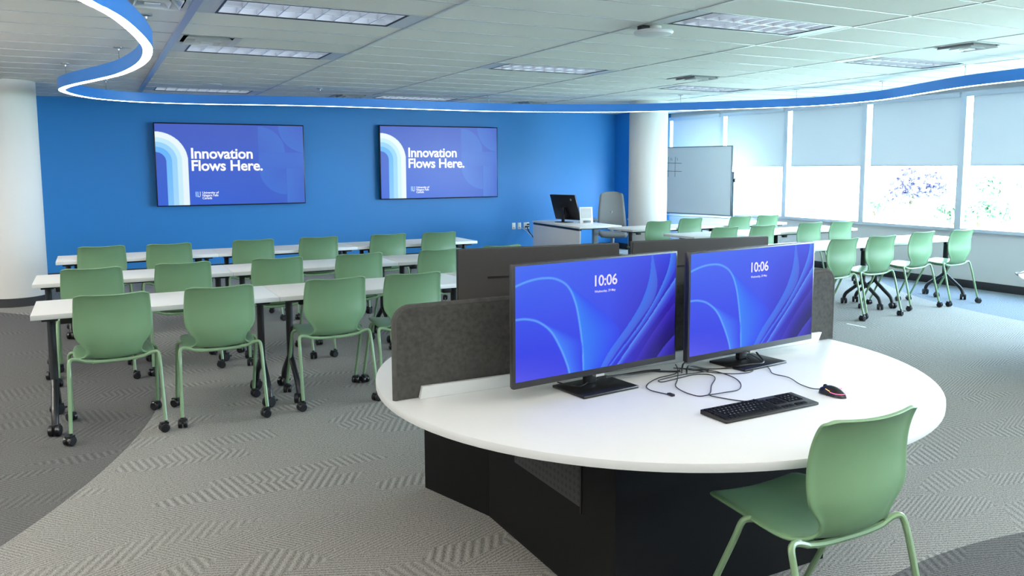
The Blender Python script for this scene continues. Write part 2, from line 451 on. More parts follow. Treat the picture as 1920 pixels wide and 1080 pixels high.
# recessed lights
def make_light():
    t = empty('ceiling_light', (0,0,0))
    L_, W_ = 1.195, .470
    fr = MB()
    for (a,b,c,d) in ((-L_/2-.012,L_/2+.012,-W_/2-.012,-W_/2),(-L_/2-.012,L_/2+.012,W_/2,W_/2+.012),(-L_/2-.012,-L_/2,-W_/2,W_/2),(L_/2,L_/2+.012,-W_/2,W_/2)):
        fr.box(a,b,c,d,-.006,.09)
    fr.build('frame', blackm, t)
    MB().box(-L_/2,L_/2,-W_/2,W_/2,.088,.095).build('reflector', reflm, t)
    lv = MB()
    n = 9
    for k in range(n+1):
        x = min(max(-L_/2 + L_*k/n, -L_/2+.004), L_/2-.004)
        lv.box(x-.0035, x+.0035, -W_/2, W_/2, 0, .045)
    for y in (-W_/2+.004, 0, W_/2-.004): lv.box(-L_/2, L_/2, y-.004, y+.004, 0, .05)
    lv.build('louvre', alu, t)
    for s in (-1,1):
        MB().box(*sorted((s*(L_/2+.012), s*(DX/2-.010))), -DY/2+.007, DY/2-.007, -.003, .02).build('filler_panel', fillm, t)
    return t
lt = make_light()
LL = ['recessed ceiling light with blue tinted louvres at the top left, nearest of all',
      'recessed louvred ceiling light left of centre, next to a square air vent',
      'recessed ceiling light above the left wall screen, next to the blue wall',
      'bright white louvred ceiling light beside the round ceiling disc',
      'narrow looking ceiling light in the middle of the ceiling, bluish at its left end',
      'far ceiling light near the blue wall, above the gap between the wall screens',
      'grey louvred ceiling light at the right, close to the nearest windows',
      'grey louvred ceiling light below the small vent at right of centre',
      'farthest ceiling light, low above the right wall screen near the round column']
for n, (i,j) in enumerate(FIX):
    o = lt if n == 0 else copy_tree(lt)
    o.location = (gx(i)+DX/2, gy(j)+DY/2, CEIL); tag(o, LL[n], 'ceiling light', 'recessed ceiling lights')

for (i,j) in FIX_FILL:
    o = copy_tree(lt); o.location = (gx(i)+DX/2, gy(j)+DY/2, CEIL)
    tag(o, 'added recessed fill light out of view behind or left of the camera', 'ceiling light', 'added ceiling fill lights out of view')
    l = bpy.data.lights.new('ceiling_fill_lamp','AREA'); l.shape='RECTANGLE'; l.size=1.18; l.size_y=.45; l.energy=10 if j < 0 else 48; l.color=(1.0,.92,.82)  # added lamp, brightens the foreground and left column
    la = bpy.data.objects.new('fill_lamp', l); C.objects.link(la); la.parent = o; la.location = (0,0,-.004)
for (x,y) in ((-3.0,3.0),(-3.4,7.0),(2.0,-.6),(6,-.6)):  # unseen pendants added only to brighten the ceiling
    p = empty('fill_pendant', (x,y,2.10))
    MB().box(-1.03,1.03,-.18,.18,-.07,-.004).build('housing', ventw, p, bevel=.006)
    MB().box(-1.0,1.0,-.15,.15,-.004,-.002).build('diffuser', reflm, p)
    for sx_ in (-.9,.9): MB().tube([(sx_,0,-.01),(sx_,0,CEIL-2.10)], .002, 6).build('hanger', steelw, p)
    tag(p, 'added linear fill pendant shining up, out of view behind or left of camera', 'pendant light', 'added fill pendants out of view')
    l = bpy.data.lights.new('pendant_fill_lamp','AREA'); l.shape='RECTANGLE'; l.size=2.0; l.size_y=.3; l.energy=(170 if x < 0 else 110); l.color=(1.0,.96,.90)
    la = bpy.data.objects.new('fill_lamp', l); C.objects.link(la); la.parent = p; la.location = (0,0,.002); la.rotation_euler = (PI,0,0)
def make_vent():
    t = empty('air_vent', (0,0,0))
    h = .25
    fr = MB(); 
    for k, (ro, ri, z0, z1) in enumerate(((h,.195,-.008,-.002),(.175,.125,-.022,.030),(.105,.06,-.028,.030))):
        ou = [(-ro,-ro,z0),(ro,-ro,z0),(ro,ro,z0),(-ro,ro,z0)]; inn = [(-ri,-ri,z1),(ri,-ri,z1),(ri,ri,z1),(-ri,ri,z1)]
        fr.add(ou+inn, [(q,(q+1)%4,4+(q+1)%4,4+q) for q in range(4)])
        fr.add([(a,b,c+.004) for a,b,c in ou+inn], [(q,(q+1)%4,4+(q+1)%4,4+q) for q in range(4)])
    fr.box(-.045,.045,-.045,.045,-.030,-.024)
    fr.build('louvre', ventw, t)
    MB().box(-h,h,-h,h,.06,.07).build('duct', ventd, t)
    sd = MB()
    for (a,b,c,d) in ((-h,h,-h,-h+.004),(-h,h,h-.004,h),(-h,-h+.004,-h,h),(h-.004,h,-h,h)): sd.box(a,b,c,d,-.002,.065)
    sd.build('duct_wall', ventd, t)
    return t
vt = make_vent()
VL = ['square air vent left of centre, touching the left louvred light',
      'small looking square air vent right of centre on the ceiling',
      'square air vent near the top right corner of the ceiling',
      'flat looking dark air vent above the gap between the two wall screens',
      'far air vent above the right wall screen, beside the farthest light',
      'air vent at the top left corner, partly cut off, beside the glowing ring']
for n, (i,j,s) in enumerate(VENT):
    o = vt if n == 0 else copy_tree(vt)
    o.location = (gx(i)+.254 if s == 'L' else gx(i+1)-.254, gy(j)+DY/2, CEIL); tag(o, VL[n], 'air vent', 'ceiling air vents')

# ceiling disc devices
ap = empty('ceiling_sensor', (3.84, 5.06, CEIL))
MB().lathe([(.06,-.0),(.06,-.030),(.11,-.030),(.145,-.034),(.150,-.044),(.138,-.060),(.06,-.072),(.01,-.073)], 40).build('housing', ventw, ap, smooth=True)
MB().box(-.13,-.055,-.03,.03,-.030,-.001).build('mount', blackp, ap, bevel=.004)
tag(ap, 'round white disc hanging under the ceiling next to the bright louvred light', 'sensor')
sp = MB().lathe([(.115,0),(.115,-.006),(.100,-.010),(.01,-.012)], 32).build('ceiling_speaker', ventw, smooth=True)
sp.location = (1.41, 10.89, CEIL); tag(sp, 'flat round grey speaker in the ceiling above the left wall screen', 'speaker')

# ------------------------------------------------------------------ suspended ring light
RING = [(.02,4.573),(.092,4.761),(.173,5.011),(.252,5.35),(.33,5.752),(.392,6.20),(.408,6.769),(.37,7.324),(.27,7.94),(.13,8.42),
 (-.048,8.945),(-.171,9.372),(-.225,9.78),(-.164,10.176),(-.012,10.60),(.213,10.90),(.62,11.12),(1.288,11.14),(1.992,10.98),
 (2.762,10.86),(3.512,10.85),(4.468,10.88),(5.25,10.85),(6.2,10.62),(7.061,10.24),(7.80,9.60),(8.374,8.90),(8.78,8.30),(8.937,7.75),
 (8.88,7.0),(8.54,6.2),(8.24,5.488),(8.124,4.829),(8.05,3.9),(7.5,2.4),(5.8,1.0),(3.6,.35),(1.6,.5),(.3,1.3),(-.35,2.4),(-.33,3.5)]
RZ0, RZ1 = CEIL-.232, CEIL-.117
path = crom([(x,y,0) for x,y in RING], 8, True)
rl = empty('ring_light', (0,0,0))
def sweep(path, prof):
    n = len(path); m = len(prof); vs = []; fs = []
    for i, p in enumerate(path):
        t = (path[(i+1)%n]-path[(i-1)%n]).normalized(); nrm = Vector((-t.y,t.x,0))
        for (a,z) in prof: vs.append((p.x+nrm.x*a, p.y+nrm.y*a, z))
    for i in range(n):
        for k in range(m):
            fs.append((i*m+k, i*m+(k+1)%m, ((i+1)%n)*m+(k+1)%m, ((i+1)%n)*m+k))
    return MB().add(vs, fs)
hw = .034
sweep(path, [(-hw,RZ0),(-hw,RZ1),(hw,RZ1),(hw,RZ0),(hw-.003,RZ0),(hw-.003,RZ1-.02),(-hw+.003,RZ1-.02),(-hw+.003,RZ0)]).build('housing', ring_blue, rl, smooth=True, angle=50)
sweep(path, [(-hw+.0032,RZ0-.001),(hw-.0032,RZ0-.001),(hw-.0032,RZ0+.012),(-hw+.0032,RZ0+.012)]).build('diffuser', led, rl, smooth=True, angle=50)
for idx in (5, 8, 11, 15, 19, 22, 25, 27, 29, 31):
    x, y = RING[idx]
    h = MB().tube([(x,y,RZ1-.005),(x,y,CEIL)], .0022, 6).build('hanger', steelw, rl)
    MB().lathe([(.04,CEIL),(.04,CEIL-.008),(.008,CEIL-.014),(.006,CEIL-.03)], 16, Matrix.Translation((x,y,0))).build('canopy', steel, h, smooth=True)
tag(rl, 'large wavy suspended ring light with blue sides and glowing white underside', 'ring light')

# ------------------------------------------------------------------ columns
def column(x, y, r, label):
    t = empty('column', (x,y,0)); t['kind'] = 'structure'; t.name = 'column'
    MB().lathe([(r,0.0),(r,CEIL)], 64).build('shaft', white_wall, t, smooth=True)
    MB().lathe([(r+.012,0.0),(r+.012,.105)], 64).build('base_strip', base_blk, t, smooth=True)
    tag(t, label, 'column'); return t
column(-.885, 11.55, .34, 'round white column at the left edge with a black base strip')
column(8.13, 10.81, .312, 'round white column between the blue wall and the whiteboard')

# ------------------------------------------------------------------ wall screens
def grid_screen(name, nx, ny, w, h, fn, m, parent, y):
    vs = []; fs = []; cols = []
    for j in range(ny+1):
        for i in range(nx+1):
            u, v = i/nx, j/ny
            vs.append(((u-.5)*w, y, (v-.5)*h)); cols.append(fn(u, v))
    for j in range(ny):
        for i in range(nx):
            a = j*(nx+1)+i; fs.append((a, a+1, a+nx+2, a+nx+1))
    o = raw(name, vs, fs, m, parent, False)
    at = o.data.color_attributes.new('pixels', 'FLOAT_COLOR', 'POINT')
    flat = []
    for c in cols: flat += [*s2l(c), 1.0]
    at.data.foreach_set('color', flat)
    return o
def lerp(a, b, t):
    t = min(1, max(0, t)); return tuple(x+(y-x)*t for x, y in zip(a, b))
def c255(*a): return tuple(x/255 for x in a)
def slide(u, v):
    x = u*1.778
    c = lerp(c255(56,100,215), c255(72,98,198), v)
    c = lerp(c, c255(52,86,190), max(0, u-.4)*1.1*(1-v))
    hi = c255(74,140,225)
    # pale geometric shapes at the right
    k = 0
    if x > 1.21 and v > .655:
        d = math.hypot(x-1.21, v-.655)
        if d < .33: k = .45 - .25*(1-d/.33)
        d2 = math.hypot(x-1.778-.03, v-1.0)
        if d2 < .345: k = .35*(d2/.345)+.1
    elif x > 1.21 and .45 < v <= .655: k = .35 - .25*((.655-v)/.205 - .4)**2
    elif v <= .45:
        if x < 1.55:
            d = math.hypot(x-1.55, v-.45)
            if d < .34: k = .10 + .30*(d/.34)
        elif x > 1.555: k = .45*(1-(x-1.555)/.3)+.05
    c = lerp(c, hi, k)
    r = math.hypot(x, v-.54) if v > .54 else x
    for lo, up_, col in ((.295,.364,c255(238,252,255)),(.240,.295,c255(200,240,255)),(.180,.240,c255(150,212,255)),(.115,.180,c255(100,182,255))):
        if lo <= r < up_: c = lerp(lerp(col, c255(225,245,255), .25), col, (v)*1.2) if lo > .1 else col
    return c
def make_tv():
    t = empty('wall_screen', (0,0,0))
    w, h = 2.27, 1.285
    MB().box(-w/2, w/2, 0, .045, -h/2, h/2).build('casing', bezel, t, bevel=.004)
    MB().box(-.45, .45, .0452, .125, -.3, .3).build('wall_mount', blackm, t)
    grid_screen('screen', 360, 202, w-.03, h-.034, slide, tv_m, t, -.0015)
    W2, H2 = w-.03, h-.034
    def P(u, v): return ((u-.5)*W2, -.004, (v-.5)*H2)
    sl = text_mesh('slogan', 'Innovation\nFlows Here.', .230, txt_w, t, P(.220, .578), offset=.0052, spacing=.965, line=.82)
    sl.data.update()
    lg = MB(); 
    lx, lz = P(.243, .165)[0], P(.243,.165)[2]
    pts = [(0,0),(.055,0)]
    for k in range(5):
        rr = .0085
        lg.m = 0 if k % 2 == 0 else 1
        x0 = lx + k*rr
        lg.quad((x0,-.0035,lz),(x0+rr,-.0035,lz),(x0+rr,-.0035,lz-.075-.012*math.sin((k+1)/5*PI)),(x0,-.0035,lz-.075-.012*math.sin(k/5*PI)))
    lg.m = 0
    arc = [(lx+.052+.020*math.cos(a), lz-.062+.024*math.sin(a)) for a in [PI+PI*q/8 for q in range(9)]]
    lg.m = 2
    for a, b in zip(arc[:-1], arc[1:]):
        ca = (lx+.052, lz-.062)
        f = .72
        ai = (ca[0]+(a[0]-ca[0])*f, ca[1]+(a[1]-ca[1])*f); bi = (ca[0]+(b[0]-ca[0])*f, ca[1]+(b[1]-ca[1])*f)
        lg.quad((a[0],-.0036,a[1]),(b[0],-.0036,b[1]),(bi[0],-.0036,bi[1]),(ai[0],-.0036,ai[1]))
    lg.box(lx+.0660, lx+.0725, -.0037, -.0035, lz-.064, lz)
    lg.build('crest', [logo_b, logo_d, txt_w], t)
    text_mesh('name_text', 'University of\nNiagara Falls\nCanada', .050, txt_w, t, P(.287, .138), offset=.0007, spacing=.95, line=.85).data.update()
    return t
tv = make_tv()
tv.location = (2.01, 13.505, CAMZ+.062)
tag(tv, 'large wall screen on the blue wall, left of the two', 'screen')
tv2 = copy_tree(tv); tv2.location = (5.575, 13.505, CAMZ+.092)
tag(tv2, 'large wall screen on the blue wall, right of the two', 'screen')

# ------------------------------------------------------------------ shell chair
def make_caster(s, ang):
    m = MB()
    rot = Matrix.Rotation(ang, 4, 'Z')
    for sg in (-1, 1):
        mt = rot @ Matrix.Translation((sg*.016, -.012, .029)) @ Matrix.Rotation(R(90), 4, 'Y')
        m.lathe([(.010,-.012),(.024,-.012),(.029,-.008),(.029,.008),(.024,.012),(.010,.012)], 16, mt)
    m.tube([(0,0,.03),(0,0,.075)], .009, 8)
    mt = rot @ Matrix.Translation((0,-.010,.045))
    m.box(-.017,.017,-.024,.022,-.010,.016, mt)
    return m
def chair_shell():
    prof = [(.287,.474,.180),(.291,.485,.196),(.273,.496,.214),(.20,.500,.226),(.10,.498,.231),(.0,.491,.231),(-.06,.485,.227),(-.10,.483,.213),
            (-.128,.486,.191),(-.152,.494,.170),(-.168,.508,.157),(-.178,.526,.1545),(-.186,.547,.161),(-.192,.570,.177),(-.196,.594,.197),(-.1975,.620,.212),(-.197,.650,.2195),
            (-.194,.69,.2215),(-.193,.73,.2205),(-.196,.77,.2185),(-.204,.81,.216),(-.214,.84,.214),(-.2225,.859,.212),(-.2295,.8715,.208),(-.2345,.880,.201),(-.238,.8855,.189),(-.240,.8885,.170)]
    nx = 14; top = []; 
    P3 = [Vector(p) for p in prof]; n = len(P3)
    th = .009
    def pos(i, a):
        y, z, w = P3[i]
        t = (P3[min(i+1,n-1)]-P3[max(i-1,0)]); ty, tz = t.y*0+ (P3[min(i+1,n-1)].x-P3[max(i-1,0)].x), (P3[min(i+1,n-1)].y-P3[max(i-1,0)].y)
        l = math.hypot(ty, tz); ny, nz = tz/l, -ty/l      # sitter's side normal
        if nz < 0 and i < 8: ny, nz = -ny, -nz
        curl = .010 if i < 7 else (.010 + .026*min(1, (i-7)/7))
        if i > 20: curl = .036 - .004*(i-20)/6
        k = curl*abs(a)**2.2 - .006*(1-abs(a)) * (1 if i < 10 else 0)
        edge = .004*max(0, (abs(a)-.9)/.1)
        k += -edge
        sag = -.010*abs(a)**3 if i >= n-3 else 0
        return Vector((a*w, y+ny*k, z+nz*k+sag)), Vector((0, ny, nz))
    vf, vb = [], []
    for i in range(n):
        for q in range(nx+1):
            a = -1+2*q/nx
            a = math.sin(a*PI/2)*.35 + a*.65
            p, nn = pos(i, a); vf.append(p); vb.append(p - nn*(.016 if (q in (0, nx) or i == n-1) else th))
    N_ = len(vf); W_ = nx+1; fs = []
    for i in range(n-1):
        for q in range(nx):
            a = i*W_+q
            fs.append((a, a+1, a+W_+1, a+W_)); fs.append((N_+a, N_+a+W_, N_+a+W_+1, N_+a+1))
    bd = [q for q in range(W_)] + [i*W_+nx for i in range(1,n)] + [(n-1)*W_+q for q in range(nx-1,-1,-1)] + [i*W_ for i in range(n-2,0,-1)]
    for k in range(len(bd)):
        a, b = bd[k], bd[(k+1)%len(bd)]
        fs.append((b, a, N_+a, N_+b))
    me = bpy.data.meshes.new('shell'); me.from_pydata(vf+vb, [], fs); me.materials.append(green)
    o = bpy.data.objects.new('shell_tmp', me); C.objects.link(o)
    md = o.modifiers.new('s', 'SUBSURF'); md.levels = 1; md.render_levels = 1
    dg = bpy.context.evaluated_depsgraph_get(); dg.update()
    m2 = bpy.data.meshes.new_from_object(o.evaluated_get(dg)); bpy.data.objects.remove(o)
    bm = bmesh.new(); bm.from_mesh(m2); bmesh.ops.recalc_face_normals(bm, faces=bm.faces); bm.to_mesh(m2); bm.free()
    for p in m2.polygons: p.use_smooth = True
    m2.name = 'shell'
    return m2
SHELL = chair_shell()
def make_chair():
    t = empty('shell_chair', (0,0,0))
    so = bpy.data.objects.new('shell', SHELL); C.objects.link(so); so.parent = t
    u = MB()
    for yy, sg in ((-.135,-1),(.055,1)):
        u.tube(crom([(-.17,yy,.473),(-.10,yy,.463),(0,yy,.461),(.10,yy,.463),(.17,yy,.473)], 4), .0115, 8)
    u.tube([(-.12,-.135,.459),(-.12,.055,.459)], .010, 8); u.tube([(.12,-.135,.459),(.12,.055,.459)], .010, 8)
    u.build('underframe', greenm, t, smooth=True)
    MB().box(-.10,.10,-.12,.11,.466,.474).build('seat_plate', blackp, t, bevel=.002)
    for s in (-1,1):
        for (yy, fy, fx) in ((-.135,-.262,.262),(.055,.262,.256)):
            sg = -1 if yy < 0 else 1
            pts = [(s*.165,yy,.4715),(s*.218,yy+sg*.002,.492),(s*.250,yy+sg*.010,.490),(s*.2535,yy+sg*.032,.43),(s*fx,fy,.070)]
            lg = MB().tube(fillet(pts, .045, 5), .0112, 9).build('leg', greenm, t, smooth=True)
            ca = make_caster(s, random.uniform(-2.8,2.8)).build('caster', blackp, lg, smooth=True, angle=35)
            ca.location = (s*fx, fy, 0)
    return t
ch0 = make_chair()
used = [False]
def chair(x, y, rz, label, group):
    o = ch0 if not used[0] else copy_tree(ch0)
    used[0] = True
    o.location = (x, y, 0); o.rotation_euler = (0,0,rz)
    for lg in o.children:
        if lg.name.startswith('leg'):
            for c in lg.children: c.rotation_euler = (0,0,random.uniform(-2.5,2.5))
    tag(o, label, 'chair', group); return o
ORD = ['first','second','third','fourth','fifth','sixth']
G1, G2, G3 = 'chairs in the nearest left row','chairs in the middle left row','chairs in the left row along the blue wall'
for k, x in enumerate((.07,.70,1.46,2.03,2.98,3.60)):
    lab = ['green shell chair in the nearest left row, at its left end','green shell chair in the nearest left row, second from the left',
           'green shell chair in the nearest left row, third from the left','green shell chair in the nearest left row, next to the grey felt screen',
           'green shell chair in the nearest left row, hidden behind the left desk monitors','green shell chair in the nearest left row, rightmost behind the desk monitors'][k]
    chair(x, (5.635,5.645,5.66,5.65,5.65,5.65)[k], R((1,-1,0,-2,0,0)[k]), lab, G1)
for k, x in enumerate((-.035,.62,1.37,2.07,2.84,3.50)):
    lab = ['green shell chair in the middle left row, at its left end','green shell chair in the middle left row, second from the left',
           'green shell chair in the middle left row, third from the left','green shell chair in the middle left row, fourth from the left',
           'green shell chair in the middle left row, half hidden by the back of a monitor','green shell chair in the middle left row, only its top edge above a monitor'][k]
    chair(x, (7.14,7.18,7.15,7.13,7.12,7.17)[k], R((0,1,-1,1,0,0)[k]), lab, G2)
for k, x in enumerate((.05,.665,1.50,2.19,2.98,3.585)):
    lab = ['green shell chair along the blue wall, at the left end of the far row','green shell chair along the blue wall, second from the left in the far row',
           'green shell chair along the blue wall, third from the left in the far row','green shell chair along the blue wall, fourth from the left in the far row',
           'green shell chair along the blue wall, fifth from the left in the far row','green shell chair along the blue wall, at the right end of the far row'][k]
    chair(x, (9.06,9.02,9.06,9.04,9.02,8.96)[k], R((1,0,-1,0,1,0)[k]), lab, G3)
for k, x in enumerate((6.94,7.56,8.40,9.07)):
    lab = ['pale green chair of the nearest row by the windows, beside the right desk monitor','pale green chair of the nearest row by the windows, second from the monitor',
           'pale green chair of the nearest row by the windows, third from the monitor','pale green chair of the nearest row by the windows, at its right end'][k]
    chair(x, (6.05,6.07,6.20,6.17)[k], R((0,-2,2,1)[k]), lab, 'chairs in the nearest row by the windows')
for k, x in enumerate((6.98,7.60,8.54,9.08)):
    lab = ['pale green chair of the middle row by the windows, at its left end','pale green chair of the middle row by the windows, second from the left',
           'pale green chair of the middle row by the windows, third from the left','pale green chair of the middle row by the windows, at its right end'][k]
    chair(x, (7.88,7.87,7.95,7.90)[k], R((0,1,-1,0)[k]), lab, 'chairs in the middle row by the windows')
for k, x in enumerate((6.99,7.79,8.70,9.27)):
    lab = ['pale green chair of the far row by the windows, in front of the round column','pale green chair of the far row, in front of the whiteboard',
           'pale green chair of the far row by the windows, right of the whiteboard','pale green chair of the far row by the windows, at its right end'][k]
    chair(x, (9.22,9.50,9.45,9.45)[k], R((0,0,1,-1)[k]), lab, 'chairs in the far row by the windows')
chair(2.08, 1.835, R(-1), 'green shell chair in the foreground pulled up to the round desk', None)

# ------------------------------------------------------------------ training tables
TT = .750
def make_table(w=1.495, d=.625):
    t = empty('training_table', (0,0,0))
    MB().box(-w/2, w/2, -d/2, d/2, TT-.032, TT).build('tabletop', white_lam, t, bevel=.0025)
    cb = MB().box(-w/2+.12, w/2-.12, -.11, -.07, TT-.066, TT-.034); cb.box(-w/2+.25, w/2-.25, -.205, -.175, TT-.045, TT-.033)
    cb.build('crossbar', blackm, t, bevel=.004)
    for s in (-1,1):
        xx = s*(w/2-.10); yy = -.12
        lg = MB(); sec = [(.030*math.cos(a), .042*math.sin(a)) for a in [2*PI*k/16 for k in range(16)]]
        lg.prism([(xx+p[0]*.8, yy+p[1]*.8) for p in sec], .30, TT-.033)
        lo = lg.build('leg', blackm, t, smooth=True)
        MB().box(xx-.045, xx+.045, yy-.15, yy+.17, TT-.052, TT-.033).build('top_plate', blackm, lo, bevel=.004)
        MB().box(xx-s*.09-.035, xx-s*.09+.035, yy-.09, yy-.05, TT-.085, TT-.035).build('latch', blackp, lo, bevel=.006)
        for q in (-1,1):
            pts = [(xx,yy+q*.002,.325),(xx,yy+q*.012,.29),(xx,yy+q*.235,.125),(xx,yy+q*.255,.065)]
            fo = MB().tube(fillet(pts,.05,5), .021, 10, rr=None).build('foot', blackm, lo, smooth=True)
            m = MB()
            for sg in (-1,1):
                mt = Matrix.Translation((sg*.020, -.010, .036)) @ Matrix.Rotation(R(90),4,'Y')
                m.lathe([(.012,-.014),(.030,-.014),(.036,-.009),(.036,.009),(.030,.014),(.012,.014)], 18, mt)
            m.tube([(0,0,.04),(0,0,.085)], .011, 8); m.box(-.02,.02,-.03,.026,.044,.070)
            m.box(-.018,.018,.020,.052,.030,.042)
            cs = m.build('caster', blackp, lo, smooth=True, angle=35)
            cs.location = (xx, yy+q*.255, 0); cs.rotation_euler = (0,0,random.uniform(-1,1))
    return t
tb0 = make_table(); tused = [False]
def table(x, y, label, group):
    o = tb0 if not tused[0] else copy_tree(tb0)
    tused[0] = True
    o.location = (x, y, 0); tag(o, label, 'table', group); return o
WT = 1.497
for row, (xs, yc, nm) in enumerate(((-.378, 5.985, 'nearest left row'), (-.455, 7.54, 'middle left row'), (-.350, 9.21, 'far left row along the blue wall'))):
    for k in range(3):
        table(xs + WT*(k+.5), yc, 'white castered training table, %s one of the %s' % (('left','middle','right')[k], nm), 'training tables in the ' + nm)
for row, (xs, yc, nm) in enumerate(((6.54, 6.53, 'nearest row by the windows'), (6.735, 8.29, 'middle row by the windows'), (6.775, 9.66, 'far row by the windows'))):
    for k in range(2):
        table(xs + WT*(k+.5), yc, 'white castered training table, %s one of the %s' % (('left','right')[k], nm), 'training tables in the ' + nm)

# ------------------------------------------------------------------ round desk
DT = .735; DCX, DCY, DR = 2.19, 2.915, 1.208
def circ(cx, cy, r, n=96): return [(cx+r*math.cos(2*PI*k/n), cy+r*math.sin(2*PI*k/n)) for k in range(n)]
def hole_mat():
    m = bpy.data.materials.new('perforated_black'); m.use_nodes = True
    nt = m.node_tree; N = nt.nodes; L = nt.links; b = N['Principled BSDF']; b.inputs['Roughness'].default_value = .5
    tcn = N.new('ShaderNodeTexCoord'); s = N.new('ShaderNodeSeparateXYZ'); L.new(tcn.outputs['Object'], s.inputs[0])
    def mt(op, a, v):
        n = N.new('ShaderNodeMath'); n.operation = op; L.new(a, n.inputs[0])
        if isinstance(v,(int,float)): n.inputs[1].default_value = v
        else: L.new(v, n.inputs[1])
        return n.outputs[0]
    def cellc(o): return mt('SUBTRACT', mt('FRACT', mt('MULTIPLY', o, 1/.030), 0), .5)
    a, c = cellc(s.outputs['Y']), cellc(s.outputs['Z'])
    d = mt('ADD', mt('MULTIPLY', a, a), mt('MULTIPLY', c, c))
    h = mt('LESS_THAN', d, .075)
    mx = N.new('ShaderNodeMix'); mx.data_type = 'RGBA'; L.new(h, mx.inputs[0])
    mx.inputs[6].default_value = (*rgb(40,40,41),1); mx.inputs[7].default_value = (.0008,.0008,.0008,1)
    L.new(mx.outputs[2], b.inputs['Base Color'])
    return m
perf = hole_mat()
def round_desk(cx, cy, rz, label, name='round_desk'):
    t = empty(name, (cx, cy, 0), rz)
    c = circ(0,0,DR)
    MB().prism(c, DT-.030, DT).build('desktop', [white_lam], t, bevel=.002)
    poly = [(-.604,-.645),(.455,-.640),(.60,.36),(.76,.84),(-.745,.855),(-.604,.39)]
    MB().prism(poly, 0, DT-.031).build('pedestal', desk_blk, t)
    MB().box(-.6085,-.604,-.415,.12,.355,.690).build('vent_panel', perf, t)
    MB().box(-.6088,-.604,-.423,-.417,.33,.702).build('panel_joint', blackp, t)
    return t
rd = round_desk(DCX, DCY, 0, '')
tag(rd, 'large round white desk on a black pedestal in the foreground', 'desk')
rd2 = round_desk(7.42, 2.93, R(120), '')
tag(rd2, 'round white desk of which only the rim shows at the right edge', 'desk')
# divider
dv = empty('desk_divider', (DCX, 2.945, 0))
def rrect(x0, x1, z0, z1, r, n=8, bl=0):
    p = [(x0,z0),(x1,z0)]
    p += [(x1-r+r*math.cos(a), z1-r+r*math.sin(a)) for a in [PI/2*k/n for k in range(n+1)]]
    p += [(x0+r+r*math.cos(a), z1-r+r*math.sin(a)) for a in [PI/2+PI/2*k/n for k in range(n+1)]]
    return p
rm = Matrix.Rotation(R(90), 4, 'X')
def panelm(x0,x1,z0,z1,r,y0,y1): return MB().prism(rrect(x0,x1,z0,z1,r), -y1, -y0, rm)
panelm(-1.178,1.225,DT+.001,1.098,.06,-.012,.012).build('felt_panel', felt, dv, bevel=.004)
pts = [(x,z) for x,z in rrect(-1.178,1.225,DT+.001,1.098,.06)]
MB().tube([(x,0,z) for x,z in pts[1:]+[pts[0]]], .0135, 8).build('welt', feltd, dv, smooth=True)
MB().prism([(-1.09,DT+.0005),(1.10,DT+.0005),(1.125,DT+.050),(-1.078,DT+.050)], .0145, .034, rm).build('mounting_rail', rail_m, dv, bevel=.002)
MB().prism([(-1.09,DT+.0005),(1.10,DT+.0005),(1.125,DT+.050),(-1.078,DT+.050)], -.034, -.0145, rm).build('mounting_rail', rail_m, dv, bevel=.002)
tag(dv, 'charcoal felt divider panel with rounded corners across the round desk', 'divider')

# monitors
def wall(u, v):
    x = u*1.778; y = v
    c = lerp(c255(92,128,250), c255(66,72,236), min(1,(1-v)*1.1))
    c = lerp(c, c255(84,92,238), u*.8 if v > .5 else u*.3)
    c = lerp(c, c255(110,104,238), max(0,(.25-v)/.25)*max(0,1-u*2))
    # right side falls to violet and near black
    rx = max(0, (u-.55)/.45) * max(0, (1.05-v)/1.05)
    c = lerp(c, c255(66,34,170), min(1, rx*1.8))
    c = lerp(c, c255(38,22,92), max(0, min(1, (rx-.45)*2.4)))
    # petal 1
    def curve(pts, yy):
        for (xa,ya),(xb,yb) in zip(pts[:-1],pts[1:]):
            if (ya-yy)*(yb-yy) <= 0 and ya != yb: return xa+(xb-xa)*(yy-ya)/(yb-ya)
        return None
    hl = c255(128,192,255)
    def ctop(pts, uu):
        for (xa,ya),(xb,yb) in zip(pts[:-1],pts[1:]):
            if xa <= uu <= xb and xb > xa: return ya+(yb-ya)*(uu-xa)/(xb-xa)
        return None
    for E_, IN in ((P1, (c255(72,148,255), c255(66,92,250))), (P2, (c255(88,150,255), c255(70,92,246)))):
        xr = curve(E_['fall'], v)
        if xr is not None and u > xr:
            xe = curve(E_['far'], v)
            if xe is not None and u < xe:
                k = (u-xr)/max(1e-3, xe-xr)
                c = lerp(c, lerp(IN[0], IN[1], k), .95*(1-k**3*.5))
        d = 9
        for a, b in zip(E_['line'][:-1], E_['line'][1:]):
            ax, ay = a[0]*1.778, a[1]; bx, by = b[0]*1.778, b[1]
            L2 = (bx-ax)**2+(by-ay)**2; tt = max(0, min(1, ((x-ax)*(bx-ax)+(y-ay)*(by-ay))/L2))
            d = min(d, math.hypot(x-ax-tt*(bx-ax), y-ay-tt*(by-ay)))
        if d < .014: c = lerp(c, hl, (1-d/.014)**.7*.9)
    for E_, ca, cb in RIB:
        l = curve(E_[0], v); r2 = curve(E_[1], v)
        if l is not None and r2 is not None and l < u < r2:
            k = (u-l)/max(1e-3, r2-l)
            c = lerp(c, lerp(ca, cb, k), .9*(1-.55*k))
    return c
def wall_deep(u, v):
    return tuple(x**g for x, g in zip(wall(u, v), (1.28, 1.2, 1.0)))
def sm(pts, n=8):
    return [(p.x, p.y) for p in crom([(a,b,0) for a,b in pts], n)]
l1 = sm([(0,.83),(.07,.865),(.15,.88),(.23,.86),(.30,.78),(.345,.62),(.372,.40),(.388,.18),(.392,-.02)])
